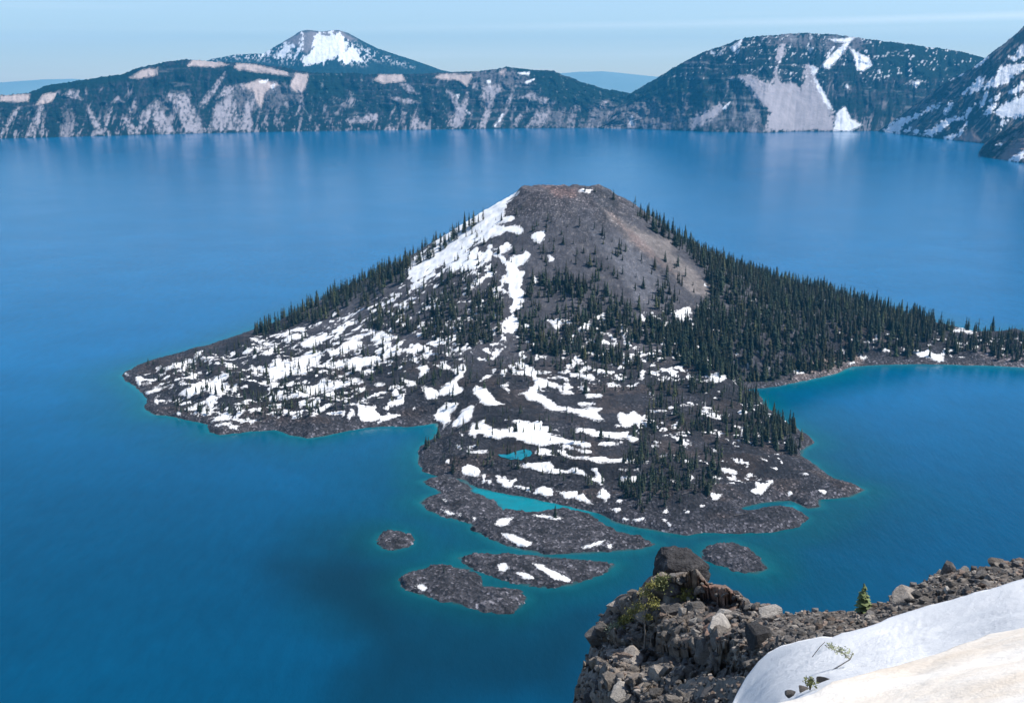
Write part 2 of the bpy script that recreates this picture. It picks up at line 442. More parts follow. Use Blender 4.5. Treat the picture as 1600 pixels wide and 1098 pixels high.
SNOW += tile(640, 640, .1875,
  [(490,205),(510,120),(580,100),(630,85),(630,120),(680,150),(760,165),(880,145),(880,110),(830,85),(795,90),(830,62),(900,90),(1000,105),(1095,105),(1110,135),(1155,140),(1165,200),(1250,225),(1400,265),(1500,290),(1500,310),(1440,300),(1300,290),(1240,260),(1240,285),(1370,310),(1365,330),(1290,325),(1200,280),(1100,300),(1060,295),(960,270),(900,260),(870,225),(760,235),(740,255),(650,235),(580,205),(540,230)],
  [(1045,365),(1080,325),(1160,330),(1190,350),(1170,370),(1220,380),(1100,380)], [(1235,340),(1280,335),(1320,370),(1360,390),(1500,395),(1500,415),(1350,405),(1270,380)], [(1400,328),(1500,333),(1512,357),(1430,352)],
  [(870,458),(940,470),(980,440),(1060,435),(1160,435),(1210,465),(1210,490),(1300,505),(1360,485),(1440,510),(1495,555),(1440,545),(1340,525),(1200,530),(1100,515),(1000,490),(890,472)],
  [(440,480),(480,460),(560,490),(590,520),(580,555),(620,530),(645,535),(635,600),(605,615),(600,560),(520,555),(450,535)], [(720,550),(750,545),(760,575),(790,560),(830,590),(890,570),(900,590),(840,640),(800,655),(770,620),(740,600)],
  [(1030,700),(1060,660),(1110,640),(1190,650),(1200,720),(1130,725),(1100,700)], [(1220,680),(1390,685),(1395,730),(1300,735),(1240,700)], [(1380,740),(1450,690),(1480,740),(1530,785),(1490,785)],
  [(480,308),(540,298),(592,310),(500,327)], [(480,348),(650,333),(650,357),(500,357)], [(390,303),(420,298),(432,320),(400,324)], [(420,193),(462,200),(440,214)], [(300,418),(327,413),(322,447),(306,447)],
  [(1520,500),(1560,490),(1590,540),(1600,580),(1600,630),(1530,580),(1560,560)], [(1190,168),(1252,153),(1240,187)], [(1370,173),(1420,153),(1540,158),(1560,185),(1600,190),(1600,235),(1500,215),(1400,190)], [(650,590),(680,595),(660,625)], [(880,640),(930,630),(960,650),(1010,640),(1000,690),(960,670)])
SNOW += tile(900, 640, .1875,
  [(0,160),(140,155),(170,190),(260,195),(440,183),(440,207),(480,215),(517,245),(460,267),(430,242),(300,242),(200,235),(100,210),(0,185)],
  [(325,120),(380,130),(345,55),(360,10),(420,40),(480,20),(540,50),(560,100),(620,85),(650,120),(690,135),(590,150),(550,110),(480,120),(400,155),(340,150)], [(0,0),(80,0),(200,10),(160,50),(250,95),(230,107),(120,72),(0,32)],
  [(615,8),(750,8),(740,27),(630,27)], [(190,290),(230,265),(380,263),(387,285),(280,302)], [(0,263),(60,273),(122,310),(60,312),(0,292)], [(0,328),(100,338),(122,355),(20,354)],
  [(0,403),(110,398),(220,398),(300,408),(490,398),(490,430),(610,423),(610,442),(430,442),(200,437),(60,417)], [(380,560),(500,560),(560,600),(600,600),(500,612),(390,607)], [(360,493),(430,488),(430,502),(380,507)], [(460,493),(530,488),(530,505)],
  [(0,488),(50,518),(112,550),(80,562),(0,532)], [(130,580),(180,560),(160,500),(190,510),(240,600),(210,630),(170,600)], [(170,720),(210,660),(230,650),(270,700),(280,740),(240,760),(200,730)],
  [(335,770),(350,740),(387,760),(370,782)], [(290,825),(370,813),(382,835),(340,852)], [(375,910),(390,893),(430,910),(560,903),(592,935),(500,922),(400,937)], [(725,918),(760,923),(802,965),(780,972)], [(728,860),(760,808),(782,852)],
  [(1135,703),(1212,703),(1200,732),(1160,767),(1138,740)], [(1410,555),(1450,533),(1477,545),(1430,577)], [(1200,483),(1240,478),(1342,510),(1340,532),(1260,522),(1240,532)],
  [(1020,10),(1080,0),(1160,30),(1202,50),(1202,87),(1150,62),(1090,47)], [(1165,168),(1212,180),(1202,222),(1178,227)], [(1368,160),(1397,153),(1392,212),(1373,222)], [(798,142),(830,110),(890,68),(902,80),(840,142)],
  [(860,302),(960,270),(1002,253),(960,292)], [(690,382),(760,368),(772,390),(700,402)], [(623,302),(680,288),(692,300),(640,312)], [(918,572),(950,543),(992,570),(950,592)], [(798,592),(837,583),(822,612)],
  [(1098,612),(1160,598),(1162,627)], [(1290,400),(1350,408),(1372,450),(1330,442)], [(440,782),(530,763),(532,792)], [(1478,188),(1532,208),(1537,227),(1500,212)], [(900,835),(940,850),(915,855)], [(1030,795),(1070,800),(1050,815)], [(1140,920),(1165,925),(1150,938)])
SNOW += tile(1100, 560, .2551,
  [(25,110),(100,80),(110,100),(160,100),(130,125),(60,155),(30,140)], [(175,130),(220,130),(215,157),(190,152)], [(500,30),(530,60),(620,70),(620,95),(560,90),(505,65)], [(0,285),(40,300),(97,322),(0,312)], [(0,325),(60,330),(97,350),(90,372),(20,347)],
  [(210,330),(240,305),(262,330),(240,342)], [(295,812),(320,800),(320,760),(350,775),(420,740),(425,760),(380,800),(345,837),(320,827)], [(45,835),(107,835),(80,872),(53,862)], [(100,668),(150,673),(202,695),(195,707),(130,692)], [(248,727),(297,708),(290,727),(260,737)],
  [(588,703),(640,708),(648,722),(600,718)], [(708,803),(748,820),(735,832)], [(320,453),(352,470),(345,484)], [(363,488),(417,510),(405,524)], [(505,815),(535,822),(525,838)], [(165,610),(210,620),(190,635)], [(390,40),(410,50),(400,75)])
SNOW += tile(1300, 470, .1875,
  [(665,425),(700,405),(740,430),(790,430),(800,405),(830,435),(900,445),(940,405),(1000,400),(1027,420),(960,435),(920,460),(950,500),(1012,522),(880,512),(790,480),(730,465)], [(560,447),(600,418),(602,437)], [(600,403),(652,420),(610,419)],
  [(218,472),(230,433),(250,465),(292,475),(260,492)], [(118,527),(180,498),(232,515),(150,534)], [(268,342),(350,323),(372,340),(300,349)], [(283,372),(350,373),(300,389)], [(888,247),(930,228),(932,252)], [(1000,238),(1060,228),(1120,238),(1202,265),(1190,284),(1100,264),(1010,259)],
  [(1098,357),(1130,343),(1132,377),(1105,374)], [(1153,377),(1220,368),(1222,397),(1165,394)], [(1183,327),(1250,323),(1242,344),(1190,344)], [(1028,353),(1082,353),(1070,369)], [(1318,337),(1352,328),(1347,354)], [(1368,372),(1410,353),(1412,379)], [(1523,312),(1562,298),(1552,324)], [(10,515),(50,505),(110,520),(40,530)])
SNOW += tile(640, 270, .3375,
  [(505,90),(450,142),(438,200),(485,205),(478,228),(400,243),(500,245),(535,262),(518,286),(440,282),(380,315),(330,326),(280,350),(355,360),(332,400),(282,438),(222,460),(178,468),(148,444),(90,474),(44,520),(15,564),(-6,504),(-30,450),(10,395),(95,335),(165,275),(240,215),(330,150),(420,95)],
  [(575,270),(622,268),(636,290),(606,328),(572,322),(553,296)], [(640,376),(670,402),(645,414)], [(400,325),(460,318),(476,340),(445,372),(408,386)],
  [(540,355),(570,380),(520,440),(540,470),(520,500),(535,570),(540,600),(500,650),(520,690),(480,760),(455,750),(410,740),(430,690),(460,640),(465,570),(440,510),(420,440),(460,400)],
  [(200,420),(270,372),(378,352),(384,400),(310,446),(266,474),(214,462)], [(768,96),(800,76),(852,71),(830,92),(800,93)], [(575,472),(594,500),(580,524),(566,500)], [(1208,650),(1300,618),(1302,662),(1250,692)], [(250,540),(280,510),(350,482),(340,510),(280,545)],
  [(780,740),(800,690),(840,680),(820,740)], [(650,690),(700,680),(690,750)], [(930,650),(955,625),(950,650)], [(885,660),(900,650),(895,670)], [(1110,660),(1135,662),(1120,680)], [(1165,700),(1200,690),(1180,715)], [(970,700),(1000,700),(1020,760),(990,770)])
SNOW += tile(560, 720, .425,
  [(500,232),(520,208),(572,208),(550,232),(520,240)], [(640,198),(680,196),(752,208),(745,216),(660,207)], [(525,265),(570,268),(642,300),(620,317),(590,312),(540,282)], [(820,317),(860,300),(907,288),(900,302),(860,317),(830,322)], [(913,307),(937,298),(932,322),(918,322)],
  [(303,178),(330,180),(354,195),(330,198)], [(308,140),(330,144),(325,154)], [(418,203),(437,210),(425,219)], [(510,380),(540,376),(557,395),(535,407),(515,402)], [(578,408),(620,413),(647,430),(610,433)], [(640,376),(670,378),(740,413),(782,435),(770,444),(720,432),(670,402)], [(208,457),(235,448),(252,465),(240,477)], [(365,195),(378,192),(375,202)])
# forest-floor zones where the snow lies in small broken pieces: (polygon, how much of the ground it covers)
SPECK = [([(600,455),(700,395),(790,370),(795,560),(640,580),(400,560),(385,532),(480,508)], 0.02), ([(780,500),(1080,480),(1130,600),(900,612),(820,580)], -0.06),
         ([(1020,580),(1240,640),(1220,760),(1080,760),(980,700)], -0.20), ([(1340,505),(1700,520),(1700,560),(1340,562)], -0.24), ([(1060,400),(1400,480),(1350,560),(1120,600)], -0.34), ([(200,590),(400,530),(640,560),(640,640),(330,670)], -0.04)]


# ================================================================== ISLAND HEIGHTS
CONE_X, CONE_Y = 69.0, 1585.0
T_R = np.array([0, 40, 55, 69, 101, 160, 206, 252, 298, 344, 390, 436, 482, 540, 640, 900])
T_RIGHT = np.array([190, 203, 206, 200, 184, 143, 109, 88, 68, 56, 44, 32, 21, 10, 0, -20])
T_LEFT = np.array([190, 203, 205, 193, 173, 137, 111, 86, 63, 42, 25, 12, 4, 0, -10, -20])
T_FRONT = np.array([190, 202, 204, 198, 180, 143, 115, 90, 69, 52, 38, 28, 20, 13, 5, -20])
T_BACK = T_FRONT


def island_z(X, Y, detail=True):
    jit = 5 * fbm(X / 38, Y / 38, 4, 3) + 1.6 * fbm(X / 7, Y / 7, 2, 8)
    s = sdist(MAIN, X, Y)
    s = s + jit * np.exp(-np.abs(s) / 30)
    ins = np.maximum(s, 0)
    zb = 4.5 * (1 - np.exp(-ins / 7)) + 10 * (1 - np.exp(-ins / 90)) + np.minimum(s, 0) * 0.3
    amp = smooth(2, 45, ins)
    # arcuate pressure ridges of the lava flow, concentric with the cone
    rr = np.hypot(X - CONE_X, (Y - CONE_Y) * 1.0)
    warp = 30 * fbm(X / 130, Y / 130, 3, 21)
    ridge = np.sin((rr + warp) / 9.0)
    zb = zb + amp * (4.2 * ridge + 5.5 * fbm(X / 55, Y / 40, 4, 5) + 1.3 * fbm(X / 9, Y / 9, 3, 6))
    if detail:
        b, s2, cid = voro(X / 2.6, Y / 2.6, 31)
        zb = zb + smooth(0, 5, ins) * (1 - b) * 1.6
    dx, dy = X - CONE_X, Y - CONE_Y
    r = np.hypot(dx, dy) + 1e-6
    c, q = dx / r, dy / r
    wr, wl = np.where(c > 0, c * c, 0), np.where(c < 0, c * c, 0)
    wf, wb = np.where(q < 0, q * q, 0), np.where(q >= 0, q * q, 0)
    th = np.arctan2(dy, dx)
    ra = r * (1 + 0.05 * fbm(th * 2.2, r / 260, 3, 44))
    zc = wr * np.interp(ra, T_R, T_RIGHT) + wl * np.interp(ra, T_R, T_LEFT) + wf * np.interp(ra, T_R, T_FRONT) + wb * np.interp(ra, T_R, T_BACK)
    zc = zc + smooth(40, 120, r) * (3.0 * fbm(th * 9, r / 90, 4, 51) + 1.7 * fbm(X / 10, Y / 10, 4, 52)) + (1 - smooth(60, 150, r)) * (3.6 * fbm(X / 16, Y / 16, 4, 53) + 3.5 * np.exp(-(((X - 118) / 14) ** 2 + ((Y - 1570) / 30) ** 2)) )
    zc = zc * smooth(0, 60, ins) - 30 * (1 - smooth(0, 30, ins))
    k = 5.0
    z = np.where(s > 0, np.logaddexp(zb / k, zc / k) * k, zb)
    # bring the smooth maximum back to the water's edge
    return np.where(s > 0, np.minimum(z, zb + np.maximum(zc, 0) + 0.0 * z) * 1.0, z), s


def island_paint(px, py, X, Y, Z, s):
    n = fbm(X / 25, Y / 25, 4, 61); n2 = fbm(X / 6, Y / 6, 3, 62)
    g = np.array([0.029, 0.0285, 0.033])
    col = np.ones(X.shape + (3,)) * g
    r = np.hypot(X - CONE_X, Y - CONE_Y)
    cone = (1 - smooth(330, 420, r))
    # cone: cinder grey, browner and redder towards the top
    cind = np.array([0.064, 0.062, 0.070])
    col = col * (1 - cone[..., None]) + cind * cone[..., None]
    top = (1 - smooth(55, 120, r + 35 * n)) * 0.8
    col = col * (1 - top[..., None]) + np.array([0.076, 0.066, 0.068]) * top[..., None]

    def wash(polys, c, soft, jit):
        nonlocal col
        f = polys_field(polys, px, py, 40)
        a = smooth(-soft, soft, f + jit * n + jit * 0.6 * n2)[..., None]
        col = col * (1 - a) + np.array(c) * a
    wash(tile(640, 270, .3375, [(820,230),(900,240),(1000,330),(1100,420),(1230,560),(1200,620),(1080,620),(1000,520),(920,400),(840,300)]), (0.094, 0.094, 0.107), 9, 6)
    wash(tile(640, 270, .3375, [(900,165),(960,200),(1020,250),(1110,290),(1210,310),(1235,390),(1300,440),(1390,530),(1390,570),(1310,560),(1230,480),(1150,400),(1050,330),(960,250),(910,200)]), (0.165, 0.145, 0.138), 5, 6)
    wash(tile(640, 270, .3375, [(920,180),(970,220),(1060,310),(1150,390),(1240,470),(1200,460),(1080,350),(980,260)]), (0.155, 0.120, 0.112), 3, 5)
    wash(tile(640, 270, .3375, [(620,60),(700,55),(780,80),(760,110),(680,110)]), (0.125, 0.088, 0.082), 4, 7)
    wash(tile(640, 270, .3375, [(830,100),(900,62),(960,110),(985,165),(930,180),(870,150)]), (0.042, 0.042, 0.048), 3, 4)  # shaded side of the summit peak, its shade put into the colour
    wash([[(1270,560),(1345,553),(1350,575),(1290,590),(1230,600),(1250,585)]], (0.16, 0.125, 0.11), 4, 5)
    wash([[(1520,545),(1600,540),(1700,545),(1700,580),(1560,575)]], (0.12, 0.105, 0.11), 5, 5)
    br = (smooth(0.05, 0.35, fbm(X / 34, Y / 26, 4, 66)) * (1 - cone) * 0.55)[..., None]
    col = col * (1 - br) + np.array((0.058, 0.045, 0.040)) * br
    # lighter shingle along the water
    beach = (1 - smooth(3, 14, s + 4 * n))[..., None]
    col = col * (1 - 0.6 * beach) + np.array([0.062, 0.059, 0.066]) * 0.6 * beach
    smoothlava = (smooth(0.0, 0.3, fbm(X / 70, Y / 50, 3, 64)) * (1 - cone) * smooth(25, 60, s))[..., None]
    col = col * (1 - 0.35 * smoothlava)
    rnd_ = smooth(0.3, 0.6, fbm(X / 3.2, Y / 3.2, 3, 65))[..., None] * cone[..., None]
    col = col * (1 - 0.5 * rnd_) + np.array((0.17, 0.155, 0.15)) * 0.5 * rnd_
    col = col * (1 + 0.30 * n + 0.16 * n2)[..., None]
    rub = np.clip(0.35 + 0.65 * (1 - smooth(10, 60, s + 15 * n)) + 0.4 * smooth(0.1, 0.4, n), 0, 1) * (1 - 0.75 * cone) + 0.7 * (1 - smooth(80, 150, r + 40 * n))
    return np.clip(col, 0.01, 1), np.clip(rub, 0, 1)


def snow_field(px, py, X, Y):
    n = fbm(X / 12, Y / 9, 4, 71)
    f = polys_field(SNOW, px, py, 12) / 4.0
    f = f + 0.35 * n + 0.55 * fbm(X / 9.0, Y / 5.0, 4, 73)
    f = f - 1.6 * smooth(-0.10, 0.22, fbm(X / 7, Y / 9, 4, 74)) * smooth(338, 400, py) * (1 - smooth(520, 560, py)) * smooth(600, 640, px) * (1 - smooth(800, 830, px))
    for P, cover in SPECK:
        m = smooth(-6, 6, polys_field([P], px, py, 20))
        k = (0.55 * fbm(X / 10, Y / 11, 4, 72, 0.6) + 0.45 * fbm(X / 7.5, Y / 6, 4, 75, 0.6)) * 3.1 - 0.42 + cover * 2.2
        f = np.maximum(f, np.where(m > 0.05, np.minimum(k, 1.0) - (1 - m) * 1.5, -3))
    return np.clip(f, -1.5, 1.5)


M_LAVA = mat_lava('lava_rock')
cols = np.arange(150, 1915, 1.35)
inv = np.linspace(1 / 800.0, 1 / 2150.0, 450)
PXg, INV = np.meshgrid(cols, inv)
rx, ry, _ = ray(cols, np.full(cols.shape, 560.0))
Xg = rx[None, :] / INV; Yg = ry[None, :] / INV
Zg, Sg = island_z(Xg, Yg)
pxg, pyg = proj(Xg, Yg, Zg)
colg, rubg = island_paint(pxg, pyg, Xg, Yg, Zg, Sg)
sng = snow_field(pxg, pyg, Xg, Yg)
sng = np.where(Sg < 1.5, -1.5, sng)
POND = tile(640, 640, .1875, [(735,372),(790,366),(830,368),(870,350),(915,338),(965,328),(1010,340),(1022,362),(1005,385),(960,395),(930,418),(880,408),(845,415),(800,400),(760,392)])[0]
pf = polys_field([POND], pxg, pyg, 14)
zp = float(np.median(Zg[pf > 0]))
Zg = np.where(pf > -1.0, zp - 0.6, np.where(pf > -9, np.maximum(Zg, zp + 0.25) * 0.5 + 0.5 * Zg, Zg))
sng = np.where(pf > -2, -1.5, sng)
Zg = Zg + 0.8 * smooth(-0.15, 0.35, sng)
me = grid_mesh('island', Xg, Yg, Zg, {'col': colg, 'snow': sng, 'rubble': rubg})
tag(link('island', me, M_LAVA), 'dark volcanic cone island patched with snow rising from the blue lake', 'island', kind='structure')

rx_, ry_, rz_ = ray(np.array([a for a, b in POND]), np.array([b for a, b in POND]))
dd_ = (zp - EYE) / rz_
me = bpy.data.meshes.new('pond'); me.from_pydata([(float(a), float(b), zp) for a, b in zip(rx_ * dd_, ry_ * dd_)], [], [tuple(range(len(POND)))[::-1]])
m = NT('pond_water'); p_ = m.pos(); m.b.inputs['IOR'].default_value = 1.2
m.bump(m.noise(0.4, 3, 0.6, p_), 0.2, 0.4)
pc = m.mix(m.noise(0.12, 5, 0.7, p_), (0.001, 0.10, 0.15), (0.010, 0.24, 0.30))
tag(link('pond', me, m.fin(pc, 0.08, 0.5)), 'small turquoise pond among the snow streaks of the lava apron', 'pond', kind='structure')

ISL_LABEL = {'A': 'long hooked lava islet closest to the big island, enclosing the turquoise pool', 'B': 'slender lava islet with a long diagonal snow streak',
             'C': 'curved lava islet with one snow spot and a single shrub', 'D': 'tiny round dark islet alone in the deep blue water', 'E': 'bare snowless islet behind the rock pinnacle'}


def islet_z(k, X, Y, hmax):
    s = sdist(ISLETS[k], X, Y)
    s = s + (4.5 * fbm(X / 13, Y / 9, 3, 80) + 3.2 * fbm(X / 4.5, Y / 4, 3, 81)) * np.exp(-np.abs(s) / 8)
    ins = np.maximum(s, 0)
    z = hmax * (1 - np.exp(-ins / (hmax * 2.2))) + np.minimum(s, 0) * 0.3
    b, s2, cid = voro(X / 1.9, Y / 1.9, 33)
    z = z + smooth(0, 3, ins) * ((1 - b) * 1.2 + 2.2 * fbm(X / 10, Y / 8, 4, 83))
    return z, s


ISLET_GRIDS = {}
for k, hm in (('A', 5.5), ('B', 4.5), ('C', 5.5), ('D', 4.0), ('E', 6.5)):
    P = np.array(ISLETS[k])
    x0, y0 = P.min(0) - 12; x1, y1 = P.max(0) + 12
    st = 0.75
    X, Y = np.meshgrid(np.arange(x0, x1, st), np.arange(y0, y1, st))
    Z, S = islet_z(k, X, Y, hm)
    px, py = proj(X, Y, Z)
    n = fbm(X / 9, Y / 9, 3, 84)
    col = np.ones(X.shape + (3,)) * np.array([0.046, 0.044, 0.049]) * (1 + 0.55 * n + 0.3 * fbm(X / 22, Y / 14, 3, 86))[..., None]
    sn = polys_field(SNOW, px, py, 12) / 4.0 + 0.3 * fbm(X / 6, Y / 6, 3, 85)
    sn = np.where(S < 1.0, -1.5, np.clip(sn, -1.5, 1.5))
    me = grid_mesh('islet', X, Y, Z, {'col': col, 'snow': sn, 'rubble': np.ones(X.shape)})
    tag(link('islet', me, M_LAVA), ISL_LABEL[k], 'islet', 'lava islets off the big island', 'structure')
    ISLET_GRIDS[k] = (X, Y, Z, px, py, S)

# ================================================================== LAKE
def axis(a, b, st, lo, hi, grow=1.16):
    c = list(np.arange(a, b, st)); s = st; x = a
    left = []
    while x > lo: s *= grow; x -= s; left.append(x)
    s = st; x = c[-1]; right = []
    while x < hi: s *= grow; x += s; right.append(x)
    return np.array(left[::-1] + c + right)


ax = axis(-760, 1010, 3.6, -16000, 16000); ay = axis(690, 1500, 3.6, 60, 15000)
X, Y = np.meshgrid(ax, ay)
s_all = sdist(MAIN, X, Y)
for k in ISLETS:
    s_all = np.maximum(s_all, sdist(ISLETS[k], X, Y))
off = -s_all                                             # metres from the nearest shore
depth = np.clip(off, 0, 400) * 0.62 * (1 + 0.25 * fbm(X / 60, Y / 60, 3, 90))
# shallow shelves: the enclosed pools between islets and island, and the shelf round the islets
px, py = proj(X, Y, np.zeros_like(X))
pool = smooth(-2, 4, polys_field([[(735,758),(800,772),(880,786),(930,797),(925,806),(840,803),(785,802),(772,787),(737,771)], [(1222,797),(1225,789),(1245,787),(1252,797)],
                                 [(1110,800),(1160,780),(1175,785),(1150,800)]], px, py, 30))
depth = np.where(off > 0, depth * (1 - 0.93 * pool) + 0.55 * pool, 0)
shelf = smooth(-55, 40, polys_field([[(640,770),(820,850),(700,868),(720,900),(830,930),(960,905),(1040,868),(1130,850),(1210,890),(1280,830),(1360,790),(1250,850),(1040,845),(930,800),(780,770)]], px, py, 90))
depth = depth * (1 - 0.66 * shelf)
# dark patch in the colour of the near water, edge broken by noise
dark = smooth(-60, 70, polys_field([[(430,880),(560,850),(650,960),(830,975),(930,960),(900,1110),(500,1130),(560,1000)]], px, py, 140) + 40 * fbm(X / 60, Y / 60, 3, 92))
me = grid_mesh('lake_water', X, Y, np.zeros_like(X), {'depth': depth, 'dark_patch': dark, 'pool': pool * np.clip(off / 2.0, 0, 1) * (0.75 + 0.25 * fbm(X / 9, Y / 5, 3, 94)), 'open': smooth(4, 120, off), 'near': 1 - smooth(640, 1500, Y + 0.0 * X + 90 * fbm(X / 300, Y / 300, 3, 95))}, flip=False)
m = NT('lake_water'); p = m.pos()
dn = m.attr('depth').outputs['Fac']
m.b.inputs['IOR'].default_value = 1.14
deep, teal, turq, edge = (0.000, 0.104, 0.245), (0.000, 0.108, 0.165), (0.003, 0.155, 0.205), (0.05, 0.14, 0.155)
r = m.new('ShaderNodeValToRGB'); m.l(m.maprange(dn, 0, 60, 0, 1), r.inputs[0])
el = r.color_ramp.elements
for _ in range(3): el.new(0.5)
for e, (q, c) in zip(el, [(0.0, edge), (0.012, turq), (0.07, teal), (0.34, (0.000, 0.094, 0.190)), (1.0, deep)]):
    e.position = q; e.color = (*c, 1)
mot = m.noise(0.006, 5, 0.6, p)
mpr = m.new('ShaderNodeMapping'); mpr.inputs['Rotation'].default_value = (0, 0, 0.45); mpr.inputs['Scale'].default_value = (0.12, 0.035, 1)
m.l(p, mpr.inputs['Vector'])
rip = m.noise(1.0, 6, 0.7, mpr.outputs[0])
c = m.mix(1.0, r.outputs[0], m.ramp(mot, [(0.3, 0.9), (0.7, 1.12)]), 'MULTIPLY')
c = m.mix(1.0, c, m.ramp(rip, [(0.3, 0.90), (0.7, 1.10)]), 'MULTIPLY')  # light and dark of the wave slopes mixed into the base colour
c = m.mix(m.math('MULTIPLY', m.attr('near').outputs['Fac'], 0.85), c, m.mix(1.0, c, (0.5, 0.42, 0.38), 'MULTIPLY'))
c = m.mix(m.math('MULTIPLY', m.attr('dark_patch').outputs['Fac'], 0.72), c, (0.001, 0.020, 0.036))
c = m.mix(m.attr('pool').outputs['Fac'], c, (0.002, 0.215, 0.26))
# small wind waves
mp = m.new('ShaderNodeMapping'); mp.inputs['Rotation'].default_value = (0, 0, 0.5); mp.inputs['Scale'].default_value = (1.0, 0.45, 1)
m.l(p, mp.inputs['Vector'])
wv = m.noise(0.32, 4, 0.6, mp.outputs[0])
wind = m.noise(0.0022, 3, 0.6, p)
m.bump(m.math('ADD', wv, m.math('MULTIPLY', rip, 1.6)), 0.30, 0.7)
rg = m.math('ADD', 0.025, m.math('MULTIPLY', m.attr('open').outputs['Fac'], m.maprange(wind, 0.3, 0.7, 0.11, 0.15)))
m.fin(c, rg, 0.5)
tag(link('lake_water', me, m.m), kind='structure')

